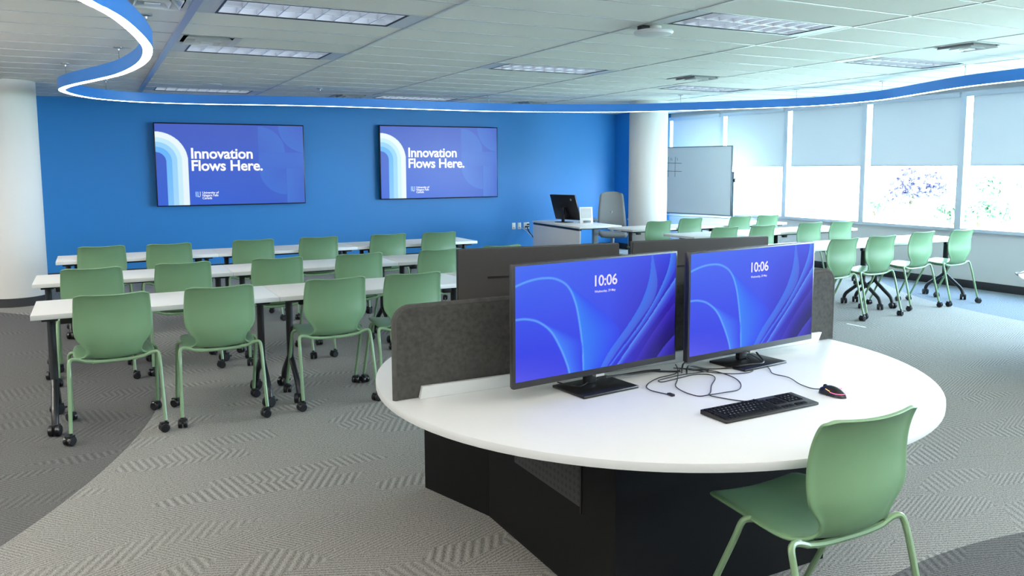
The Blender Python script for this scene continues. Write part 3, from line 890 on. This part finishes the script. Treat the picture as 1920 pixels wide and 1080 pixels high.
P1 = dict(line=l1, fall=[p for p in l1 if p[0] > .20 and True], far=sm([(.22,.865),(.33,.76),(.45,.60),(.55,.46),(.62,.33),(.60,.2),(.56,.08),(.50,-.02)]))
l2 = sm([(0,.545),(.06,.54),(.13,.50),(.20,.40),(.255,.24),(.295,.08),(.31,-.02)])
P2 = dict(line=l2, fall=[p for p in l2 if p[0] > .10], far=sm([(.11,.52),(.22,.43),(.33,.33),(.383,.26),(.386,.1),(.392,-.02)]))
RIB = [((sm([(.49,-.02),(.56,.15),(.66,.33),(.76,.55),(.815,.78),(.83,1.02)]), sm([(.53,-.02),(.62,.15),(.74,.36),(.84,.55),(.872,.72),(.85,.92),(.835,1.02)])), c255(78,136,246), c255(116,168,240)),
       ((sm([(.545,-.02),(.64,.15),(.76,.36),(.875,.62),(.945,.85),(.965,1.02)]), sm([(.56,-.02),(.66,.15),(.79,.36),(.915,.62),(1.0,.85),(1.03,1.02)])), c255(100,162,250), c255(84,124,240)),
       ((sm([(.595,-.02),(.70,.18),(.81,.38),(.92,.60),(1.0,.76),(1.05,.9)]), sm([(.635,-.02),(.76,.18),(.87,.38),(.97,.56),(1.02,.66),(1.1,.8)])), c255(118,178,255), c255(80,80,220)),
       ((sm([(.72,-.02),(.82,.2),(.93,.4),(1.02,.55)]), sm([(.80,-.02),(.92,.2),(1.0,.33),(1.1,.5)])), c255(86,60,200), c255(52,30,140)),
       ((sm([(.86,-.02),(.93,.10),(1.02,.22)]), sm([(1.01,-.02),(1.03,.1),(1.06,.22)])), c255(92,80,220), c255(84,60,200))]
def make_monitor(front=True):
    t = empty('monitor', (0,0,0))
    w, h, zc = .855, .478, 1.040
    MB().box(-w/2, w/2, -.010, .012, zc-h/2, zc+h/2).build('bezel', bezel, t, bevel=.003)
    bk = MB().box(-w/2+.004, w/2-.004, .012, .020, zc-h/2+.004, zc+h/2-.004)
    bk.add([(-.30,.020,zc-.20),(.30,.020,zc-.20),(.30,.020,zc+.02),(-.30,.020,zc+.02),(-.25,.048,zc-.17),(.25,.048,zc-.17),(.25,.048,zc-.02),(-.25,.048,zc-.02)],
           [(4,5,6,7),(0,1,5,4),(1,2,6,5),(2,3,7,6),(3,0,4,7)])
    bk.box(-w/2+.0035, w/2-.0035, .0195, .0215, zc+.00, zc+h/2-.0035)
    bko = bk.build('back_cover', monback, t)
    MB().box(-.28,.28,.0214,.0236,zc+.102,zc+.112).build('back_slot', blackp, bko)
    MB().box(-w/2+.0035, w/2-.0035, .0214, .0219, zc-.0015, zc+.0015).build('seam', blackp, bko)
    grid_screen('screen', 300, 168, w-.018, h-.034, wall_deep, mon_m, t, -.0108).location = (0,0,zc+.009)
    text_mesh('clock', '10:06', .062, txt_l, t, (.02,-.0125,zc+.125), align='CENTER', offset=.0010, spacing=.95)
    text_mesh('date', 'Wednesday, 29 May', .0135, txt_l, t, (.02,-.0125,zc+.098), align='CENTER', offset=.0002)
    MB().box(-.028,.028,.0485,.072,DT+.012,zc-.03).build('stand_post', standm, t, bevel=.004)
    MB().box(-.045,.045,.040,.0487,zc-.16,zc-.03).build('stand_head', standm, t)
    MB().box(-.145,.145,-.085,.125,DT+.0005,DT+.012).build('stand_base', standm, t, bevel=.004)
    MB().box(-.022,.022,-.009,.012,zc-h/2-.010,zc-h/2-.0002).build('sensor_tab', grey_p, t)
    return t
m0 = make_monitor()
def monitor(x, y, rz, label, first=False):
    o = m0 if first else copy_tree(m0)
    o.location = (x, y, 0); o.rotation_euler = (0,0,rz); tag(o, label, 'monitor'); return o
monitor(1.800, 2.705, R(6.5), 'left of the two lit desk monitors facing the camera, blue wallpaper at 10:06', True)
monitor(2.652, 2.725, R(6.5), 'right of the two lit desk monitors facing the camera, blue wallpaper at 10:06')
b1 = monitor(1.823, 3.235, R(180-8), 'desk monitor seen from behind over the divider, left of the two dark backs')
b2 = monitor(2.715, 3.165, R(180-7), 'desk monitor seen from behind over the divider, right of the two dark backs')

b1.scale = b2.scale = (.935, 1, 1)
# keyboard
def rot2(x, y, a): return (x*math.cos(a)-y*math.sin(a), x*math.sin(a)+y*math.cos(a))
kb = empty('keyboard', (2.176, 2.183, DT), R(1.5))
KW, KD = .470, .136
b = MB(); b.add([(-KW/2,-KD/2,.001),(KW/2,-KD/2,.001),(KW/2,KD/2,.001),(-KW/2,KD/2,.001),(-KW/2,-KD/2,.011),(KW/2,-KD/2,.011),(KW/2,KD/2,.018),(-KW/2,KD/2,.018)],
  [(0,3,2,1),(4,5,6,7),(0,1,5,4),(1,2,6,5),(2,3,7,6),(3,0,4,7)])
b.build('body', kbody, kb, bevel=.002)
KEYMESH = {}
def zk(y): return .0111 + .007*(y+KD/2)/KD
def key(x, y, w, d=.0168):
    kk = (round(w,4), d)
    if kk not in KEYMESH:
        m = MB(); hw_, hd = w/2, d/2
        m.add([(-hw_,-hd,0),(hw_,-hd,0),(hw_,hd,0),(-hw_,hd,0),(-hw_+.0016,-hd+.0016,.004),(hw_-.0016,-hd+.0016,.004),(hw_-.0016,hd-.0016,.004),(-hw_+.0016,hd-.0016,.004)],
              [(4,5,6,7),(0,1,5,4),(1,2,6,5),(2,3,7,6),(3,0,4,7)])
        o = m.build('keycap', keym, kb); KEYMESH[kk] = o.data
    else:
        o = bpy.data.objects.new('keycap', KEYMESH[kk]); C.objects.link(o); o.parent = kb
    y -= .0128
    o.location = (x, y, zk(y)); o.rotation_euler = (math.atan(.007/KD),0,0); return o
PX = .0188
LEG = []
rows = [('`1234567890-=', .047, 0), (' QWERTYUIOP[]', .0275, 0), (' ASDFGHJKL;\'', .0085, 0), (' ZXCVBNM,./', -.0105, 0)]
x0 = -KW/2 + .0135
def add_key(x, y, w, ch=None):
    key(x, y, w)
    if ch: LEG.append((ch, x, y-.0128))
for k in range(13):                                   # function row
    add_key(x0 + k*PX*1.09 , .0625, .0158, None)
ST = [2,.0]
def row(keys, y):
    x = x0 - .0084
    for (w, ch) in keys:
        add_key(x + w*PX/2, y, w*PX-.002, ch); x += w*PX
row([(1,c) for c in '`1234567890-='] + [(2,None)], .0430)
row([(1.5,None)] + [(1,c) for c in 'QWERTYUIOP[]'] + [(1.5,None)], .0235)
row([(1.75,None)] + [(1,c) for c in "ASDFGHJKL;'"] + [(2.25,None)], .0040)
row([(2.25,None)] + [(1,c) for c in 'ZXCVBNM,./'] + [(2.75,None)], -.0155)
row([(1.4,None),(1.2,None),(1.2,None),(6.2,None),(1.2,None),(1.2,None),(1.2,None),(1.4,None)], -.0350)
nx = KW/2 - .0135 - .0084 - PX*3
for ry, ch in ((.0430,'789'),(.0235,'456'),(.0040,'123'),):
    for q in range(3): add_key(x0 + 15.6*PX + .0 + q*PX + .0, ry, PX-.002, None)
xn = x0 - .0084 + 19.2*PX
for ry, chs in ((.0625,'789'),(.0430,'789'),(.0235,'456'),(.0040,'123')):
    for q in range(4): add_key(xn + (q+.5)*PX*1.0, ry, PX-.002, chs[q] if q < 3 and ry < .06 else None)
for q in range(3): add_key(x0 + 15.6*PX + q*PX, -.0350, PX-.002, None)
for q in range(2): add_key(xn + (q+.5)*PX*1.5, -.0350, PX*1.5-.002, None)
lm = None
bmL = bmesh.new()
for ch, x, y in LEG:
    o = text_mesh('lt', ch, .0085, keyleg, kb, (0,0,0), rot=(0,0,0), align='CENTER')
    me = o.data
    me.transform(Matrix.Translation((x, y-.003, zk(y)+.0046)) @ Matrix.Rotation(math.atan(.007/KD),4,'X'))
    bmL.from_mesh(me); bpy.data.objects.remove(o); bpy.data.meshes.remove(me)
lm = bpy.data.meshes.new('key_legends'); bmL.to_mesh(lm); bmL.free(); lm.materials.append(keyleg)
lo = bpy.data.objects.new('key_legends', lm); C.objects.link(lo); lo.parent = kb
tag(kb, 'black full size keyboard on the round white desk', 'keyboard')
def cable(name, pts, r, m, parent=None, n=6, base=None):
    if base: pts = [(p[0]-base[0], p[1]-base[1], p[2]-base[2]) for p in pts]
    return MB().tube(crom(pts, 6), r, n).build(name, m, parent, smooth=True)
D0 = DT + .0035
kc = [(2.215,2.255,D0+.012),(2.19,2.285,D0),(2.14,2.37,D0),(2.13,2.415,D0),(2.165,2.445,D0),(2.235,2.52,D0),(2.325,2.60,D0),(2.345,2.655,D0),(2.29,2.69,D0),(2.19,2.675,D0),(2.09,2.66,D0),(2.10,2.69,D0),(2.22,2.70,D0+.004),(2.38,2.70,D0+.004),(2.32,2.76,D0+.006),(2.26,2.80,D0+.008)]
ko = cable('cable', kc, .0022, blackc); ko.parent = kb
ko.matrix_parent_inverse = Matrix.Translation((-2.176,-2.183,-DT)) if False else (Matrix.Translation((2.176,2.183,DT)) @ Matrix.Rotation(R(1.5),4,'Z')).inverted()
# mouse
ms = empty('mouse', (2.566, 2.188, DT), R(5))
vs = []; fs = []; nu, nv = 20, 12
for i in range(nu+1):
    t = i/nu; yy = .060 - .120*t
    hwid = .031*(max(0,1-abs(2*t-1)**3.2))**.5*(1 - .12*math.sin(PI*t))
    hh = .036*(math.sin(PI*min(1,max(0,.12+t*.86)))**.8)
    for j in range(nv+1):
        a = PI*j/nv
        vs.append((hwid*math.cos(a), yy, .002+max(.004,hh)*math.sin(a)**.75 if 0 < j < nv else .002))
for i in range(nu):
    for j in range(nv):
        a = i*(nv+1)+j; fs.append((a, a+1, a+nv+2, a+nv+1))
raw('body', vs, fs, blackp, ms)
MB().tube([(x*1.01, y, .017+.004*(1-abs(x)/.03)) for x, y in [(-.0275,-.005),(-.029,-.025),(-.0265,-.042),(-.016,-.056),(0,-.0595),(.016,-.056),(.0265,-.042),(.029,-.025),(.0275,-.005)]], .0011, 6).build('light_strip', pinkl, ms, smooth=True)
MB().tube([(-.0275,-.004,.021),(-.0262,.016,.027)], .0015, 6).build('light_strip', orangel, ms)
MB().tube([(-.006,-.030,.0372),(0,-.040,.0338),(.006,-.030,.0372)], .0016, 6).build('glowing_mark', pinkl, ms, smooth=True)
MB().lathe([(.009,-.003),(.009,.003)], 14, Matrix.Translation((0,.036,.029)) @ Matrix.Rotation(R(90),4,'Y')).build('scroll_wheel', blackm, ms, smooth=True)
mc = [(2.562,2.247,D0+.008),(2.562,2.29,D0),(2.569,2.36,D0),(2.61,2.46,D0),(2.60,2.54,D0),(2.655,2.62,D0),(2.70,2.73,D0+.014),(2.735,2.83,D0+.012),(2.70,2.845,D0+.01),(2.66,2.74,D0+.012),(2.56,2.62,D0),(2.46,2.615,D0),(2.40,2.66,D0),(2.34,2.74,D0),(2.28,2.80,D0+.006)]
mo = cable('cable', mc, .0020, blackc); mo.parent = ms
mo.matrix_parent_inverse = (Matrix.Translation((2.566,2.188,DT)) @ Matrix.Rotation(R(5),4,'Z')).inverted()
tag(ms, 'black computer mouse with a pink glowing strip right of the keyboard', 'mouse')
# loose leads
c1 = empty('power_cable', (0,0,0))
cable('lead', [(1.86,2.745,D0+.03),(1.95,2.79,D0+.015),(2.04,2.81,D0+.006),(2.14,2.815,D0+.004),(2.20,2.80,D0),(2.24,2.775,D0),(2.27,2.765,D0)], .0042, blackc, c1)
cable('lead', [(1.66,2.80,D0+.02),(1.72,2.73,D0+.012),(1.82,2.775,D0+.02),(1.95,2.80,D0+.012),(2.12,2.83,D0+.005),(2.21,2.83,D0)], .0030, blackc, c1)
tag(c1, 'black monitor leads running from the left stand along the divider rail', 'cable')
c2 = empty('power_cable', (0,0,0))
cable('lead', [(2.62,2.80,D0+.04),(2.55,2.84,D0+.03),(2.45,2.835,D0+.02),(2.36,2.80,D0+.022),(2.30,2.775,D0+.030),(2.265,2.745,D0+.020),(2.255,2.735,D0)], .0042, blackc, c2)
cable('lead', [(2.66,2.76,D0+.10),(2.68,2.72,D0+.045),(2.66,2.66,D0+.018),(2.58,2.67,D0+.015),(2.48,2.71,D0),(2.40,2.74,D0),(2.32,2.755,D0+.02),(2.285,2.735,D0+.018),(2.27,2.72,D0)], .0040, blackc, c2)
tag(c2, 'black monitor leads looping from the right stand towards the desk centre', 'cable')
c3 = empty('loose_cable', (0,0,0))
cable('lead', [(2.30,2.80,D0),(2.22,2.74,D0),(2.12,2.72,D0),(2.04,2.68,D0),(1.985,2.63,D0),(1.968,2.58,D0),(1.978,2.535,D0),(1.992,2.50,D0)], .0022, blackc, c3)
MB().box(-.008,.008,-.016,.016,-.003,.006).build('plug', blackp, c3, bevel=.002).location = (1.998,2.487,D0)
tag(c3, 'loose black lead ending in a small plug below the left monitor stand', 'cable')
c4 = empty('loose_cable', (0,0,0))
cable('lead', [(2.28,2.81,D0+.02),(2.245,2.75,D0+.012),(2.17,2.66,D0),(2.10,2.585,D0),(2.075,2.52,D0),(2.072,2.46,D0),(2.085,2.42,D0),(2.12,2.405,D0+.004),(2.20,2.405,D0+.003),(2.28,2.415,D0),(2.335,2.455,D0),(2.38,2.515,D0),(2.405,2.58,D0),(2.41,2.66,D0),(2.39,2.715,D0),(2.33,2.75,D0)], .0022, blackc, c4)
tag(c4, 'black lead lying in a wide loop behind the keyboard', 'cable')
ct = MB().tube(crom([(6.74,3.94,DT+.004),(6.80,3.99,DT+.010),(6.90,4.00,DT+.004),(7.1,4.02,DT+.004)], 6), .005, 6).build('loose_cable', blackc, smooth=True)
tag(ct, 'short black lead over the rim of the desk at the right edge', 'cable')

# ------------------------------------------------------------------ teacher corner
td = empty('teacher_desk', (6.83, 10.98, 0), R(-4))
MB().box(-.36,.36,-.84,.84,.722,.750).build('desktop', white_lam, td, bevel=.002)
MB().box(-.355,-.335,-.82,.82,.06,.690).build('side_panel', pane_wh, td, bevel=.002)
MB().box(-.36,-.31,-.80,.80,.690,.721).build('cable_tray', blackp, td)
for yy in (-.66,.66):
    lg = MB().box(-.04,.04,yy-.03,yy+.03,.02,.70).build('leg', grey_mt, td, bevel=.004)
    MB().box(-.30,.30,yy-.035,yy+.035,.0,.03).build('foot', grey_mt, lg, bevel=.006)
    MB().box(-.30,.30,yy-.03,yy+.03,.695,.7215).build('bracket', grey_mt, lg)
tag(td, 'white desk with a white side panel in front of the blue wall', 'desk')
pc = empty('monitor', (6.80, 11.22, .750), R(-73))
mt = Matrix.Rotation(R(14),4,'X')
tm = Matrix.Translation((0,0,.235)) @ Matrix.Rotation(R(20),4,'X')
MB().box(-.27,.27,-.012,.012,-.205,.225, tm).build('casing', bezel, pc, bevel=.003)
MB().box(-.03,.03,-.035,-.0125,-.10,.02, tm).build('mount', standm, pc)
MB().box(.15,.18,-.0135,-.0122,.13,.165, tm).build('badge', grey_p, pc)
MB().box(-.022,.022,-.075,-.045,.008,.24).build('stand_post', standm, pc, bevel=.004)
MB().box(-.12,.12,-.13,.06,.0005,.010).build('stand_base', standm, pc, bevel=.003)
tag(pc, 'dark tilted monitor seen from behind on the white desk by the blue wall', 'monitor')
sg = empty('sign_stand', (6.935, 10.80, .750), R(-18))
st = Matrix.Rotation(R(-10),4,'X')
MB().box(-.105,.105,-.004,.004,.0,.262, st).build('board', pane_wh, sg, bevel=.002)
MB().box(-.082,.082,-.006,-.0042,.085,.24, st).build('printed_panel', sign_gr, sg)
MB().box(-.055,.07,-.02,-.0042,.010,.045, st).build('tray', grey_mt, sg, bevel=.006)
MB().box(-.04,.04,0.0,.09,.0005,.006).build('foot', pane_wh, sg)
tag(sg, 'small white sign stand on the desk, right of the dark monitor', 'sign')
kb2 = MB().box(-.08,.08,-.05,.05,0,.012).build('hub', grey_p, bevel=.004); kb2.location = (7.03,11.04,.7505); kb2.rotation_euler = (0,0,.4)
tag(kb2, 'small pale device at the foot of the dark monitor on the white desk', 'device')
for n, x in enumerate((7.105,7.225,7.38)):
    ot = empty('wall_outlet', (x, Y1, .525))
    w_ = .038 if n < 2 else .06
    MB().box(-w_,w_,-.008,0,-.062,.062).build('cover_plate', outl, ot, bevel=.003)
    if n < 2: MB().box(-.012,.012,-.011,-.007,-.045,-.020).build('socket', grey_p, ot)
    else:
        for q, (a,c) in enumerate(((-.02,-.02),(.022,-.02),(.03,.025))): MB().box(a-.017,a+.017,-.045,-.007,c-.014,c+.014).build('plug', blackp, ot, bevel=.004)
    tag(ot, ['left white socket plate of three on the blue wall','middle white socket plate of three on the blue wall','wide white socket plate with black plugs on the blue wall'][n], 'outlet')
oc = MB().tube(crom([(7.37,13.57,.50),(7.38,13.50,.40),(7.34,13.2,.30),(7.2,12.6,.25),(7.0,12.0,.24),(6.72,11.83,.22),(6.62,11.76,.22)],6), .012, 8).build('power_cable', blackc, smooth=True)
tag(oc, 'black power lead sagging from the wall sockets to the white desk', 'cable')
oc = MB().tube(crom([(7.23,13.60,.50),(7.30,13.50,.44),(7.36,13.3,.31),(7.22,12.8,.27),(6.95,12.1,.27),(6.74,11.86,.42),(6.66,11.8,.62)],6), .005, 8).build('network_cable', outl, smooth=True)
tag(oc, 'thin white lead beside the black one from the wall sockets', 'cable')

# office chair
oc = empty('office_chair', (8.11, 11.78, 0), R(150))
def soft(pts_fn, nu, nv, th, name, m, parent):
    f, b_ = [], []
    for i in range(nu+1):
        for j in range(nv+1):
            p, nn = pts_fn(i/nu, -1+2*j/nv); f.append(p); b_.append((p[0]-nn[0]*th, p[1]-nn[1]*th, p[2]-nn[2]*th))
    W_ = nv+1; N_ = len(f); fs = []
    for i in range(nu):
        for j in range(nv):
            a = i*W_+j; fs += [(a,a+1,a+W_+1,a+W_),(N_+a,N_+a+W_,N_+a+W_+1,N_+a+1)]
    bd = list(range(W_)) + [i*W_+nv for i in range(1,nu+1)] + [nu*W_+j for j in range(nv-1,-1,-1)] + [i*W_ for i in range(nu-1,0,-1)]
    for k in range(len(bd)): a, c = bd[k], bd[(k+1)%len(bd)]; fs.append((c,a,N_+a,N_+c))
    o = raw(name, f+b_, fs, m, parent)
    return o
def back_fn(t, a):
    z = .58+.62*t; w = .255*(1-.22*t**1.5)*(1 if t < .9 else (1-((t-.9)/.1)**2*.25))
    return (a*w, -.24-.10*t-.03*math.sin(PI*t)+.05*a*a, z - .02*abs(a)**4*(t > .95)), (0,1,0.1)
soft(back_fn, 16, 10, .035, 'backrest', grey_f, oc)
def seat_fn(t, a): return (a*.25*(1-.1*t*t), -.22+.47*t, .50+.015*a*a-.03*max(0,t-.8)/.2), (0,0,1)
soft(seat_fn, 10, 10, .06, 'seat', grey_f, oc)
MB().tube([(0,-.33,.85),(0,-.34,.60),(0,-.22,.42),(0,0,.40)], .03, 8).build('spine', grey_p, oc, smooth=True)
for s in (-1,1):
    ar = MB().tube(fillet([(s*.12,-.05,.43),(s*.30,-.05,.45),(s*.31,-.05,.70)],.06), .018, 8).build('arm', grey_p, oc, smooth=True)
    MB().box(s*.31-.045,s*.31+.045,-.16,.12,.70,.73).build('arm_pad', grey_p, ar, bevel=.012)
MB().lathe([(.03,.10),(.03,.43)], 16).build('gas_lift', steel, oc, smooth=True)
for k in range(5):
    a = 2*PI*k/5+.3
    f = MB().tube([(.02*math.cos(a),.02*math.sin(a),.12),(.31*math.cos(a),.31*math.sin(a),.085)], .022, 8, rr=[.026,.016]).build('base_arm', grey_p, oc, smooth=True)
    cs = make_caster(1, 0).build('caster', blackp, f, smooth=True, angle=35); cs.location = (.31*math.cos(a),.31*math.sin(a),0); cs.rotation_euler = (0,0,a)
tag(oc, 'grey high backed office chair beside the white desk, left of the round column', 'chair')

# whiteboard
A = Vector((9.85,10.72)); B = Vector((9.56,12.10)); dirv = (B-A).normalized(); Lw = 1.83
ctr = A + dirv*Lw/2
wbd = empty('mobile_whiteboard', (ctr.x, ctr.y, 0), math.atan2(dirv.y, dirv.x))   # local +x runs away from the camera
h2 = Lw/2
MB().box(-h2,h2,-.006,.006,.79,1.99).build('board', wb_m, wbd)
fr = MB(); fr.box(-h2-.012,h2+.012,-.012,.012,1.985,2.0); fr.box(-h2-.012,h2+.012,-.012,.012,.775,.792); fr.box(-h2-.014,-h2+.001,-.013,.013,.776,2.0); fr.box(h2-.001,h2+.014,-.013,.013,.776,2.0)
fr.build('frame', grey_mt, wbd, bevel=.002)
MB().box(-h2,h2,.012,.09,.735,.747).build('pen_tray', grey_p, wbd, bevel=.003)
for s in (-1,1):
    lg = MB().box(s*(h2+.045)-.018,s*(h2+.045)+.018,-.02,.02,.08,1.55).build('post', grey_mt, wbd, bevel=.004)
    MB().box(s*(h2+.045)-.02,s*(h2+.045)+.02,-.30,.30,.07,.10).build('foot', grey_mt, lg, bevel=.004)
    for q in (-1,1):
        cs = make_caster(1,0).build('caster', blackp, lg, smooth=True, angle=35); cs.location = (s*(h2+.045), q*.28, 0)
    MB().lathe([(.035,-.02),(.03,.02)], 16, Matrix.Translation((s*(h2+.045+.03), 0, 1.40)) @ Matrix.Rotation(R(90),4,'Y')).build('pivot_knob', blackp, lg, smooth=True)
MB().box(-h2-.03,h2+.03,-.015,.015,.50,.54).build('crossbar', grey_mt, wbd, bevel=.004)
mk = MB()
def stroke(x0_, z0_, x1_, z1_, w=.004):
    mk.tube([(x0_,.0065,z0_),(x1_,.0065,z1_)], w, 4)
bx = .42
for q in (-.10,.06): stroke(bx+q, 1.60+.22, bx+q, 1.45); 
for q in (1.71,1.56): stroke(bx-.25, q-.01, bx+.22, q)
for q in (.0,-.03,-.16): stroke(bx+q+.02, 1.80, bx+q, 1.75, .003)
mk.build('marker_grid', ink, wbd)
MB().box(bx+.10,bx+.18,.0062,.0075,1.44,1.50).build('sticky_note', yellow, wbd)
tag(wbd, 'mobile whiteboard with a noughts and crosses grid in front of the windows', 'whiteboard')

# strip of paper on the carpet
ps = MB().box(-.115,.115,-.014,.014,.0005,.0015).build('paper_strip', paper); ps.location = (6.93,5.65,0); ps.rotation_euler = (0,0,R(91))
tag(ps, 'thin white strip lying on the carpet below the nearest chairs by the windows', 'paper')

# ------------------------------------------------------------------ outside
gr = MB().box(14, 120, -60, 110, -4.6, -4.5).build('ground', grass); struct(gr)
def tree(x, y, z, sx_, sz, n, m, label):
    t = empty('tree', (x, y, -4.5))
    vs, fs = [], []
    rnd = random.Random(int(x*100+y))
    blobs = [(rnd.uniform(-.55,.55)*sx_, rnd.uniform(-.55,.55)*sx_, rnd.uniform(-.5,.6)*sz, rnd.uniform(.30,.55)) for _ in range(9)]
    for k in range(n):
        bxx, by, bz, br = rnd.choice(blobs)
        d = Vector((rnd.gauss(0,1),rnd.gauss(0,1),rnd.gauss(0,1))).normalized()*rnd.uniform(.6,1)
        p = Vector((bxx+d.x*br*sx_, by+d.y*br*sx_, z+4.5+bz+d.z*br*sz))
        a = Vector((rnd.gauss(0,1),rnd.gauss(0,1),rnd.gauss(0,1))).normalized(); b_ = a.orthogonal().normalized(); c_ = a.cross(b_)
        s_ = rnd.uniform(.10,.20)
        o = len(vs); vs += [p+b_*s_, p+c_*s_*.6, p-b_*s_, p-c_*s_*.6]; fs.append((o,o+1,o+2,o+3))
    raw('foliage', vs, fs, m, t, False)
    MB().tube([(0,0,0),(.1,0,(z+4.5)*.6),(0,.1,z+4.5)], .2, 8, rr=[.28,.2,.08]).build('trunk', trunkm, t, smooth=True)
    tag(t, label, 'tree')
tree(.905*38, .662*38, 1.64-.022*38, 1.6, 1.25, 1500, leafp, 'purple leaved tree outside the fourth window')
tree(.952*27, .633*27, 1.64-.058*27, 1.3, .5, 1200, leafg, 'low green tree outside the fourth window, right of the purple one')
tree(.998*46, .610*46, 1.64-.030*46, 1.9, .9, 1100, leafg, 'green tree outside the nearest window, higher of the two there')
tree(.975*20, .621*20, 1.64-.058*20, .7, .30, 800, leafg, 'small green bush outside the nearest window, lower of the two there')
tree(.87*50, .69*50, 1.64-.05*50, 1.3, .7, 500, leafg, 'faint small tree outside the third window')
hs = empty('house', (.925*55, .648*55, -4.5), R(35))
MB().box(-4,4,-3,3,0,3.2).build('walls', sidem, hs)
MB().add([(-4.4,-3.4,3.2),(4.4,-3.4,3.2),(4.4,3.4,3.2),(-4.4,3.4,3.2),(-4.4,0,4.6),(4.4,0,4.6)], [(0,1,5,4),(2,3,4,5),(0,4,3),(1,2,5),(0,3,2,1)]).build('roof', roofm, hs)
tag(hs, 'pale house with a grey roof far outside the windows', 'house')
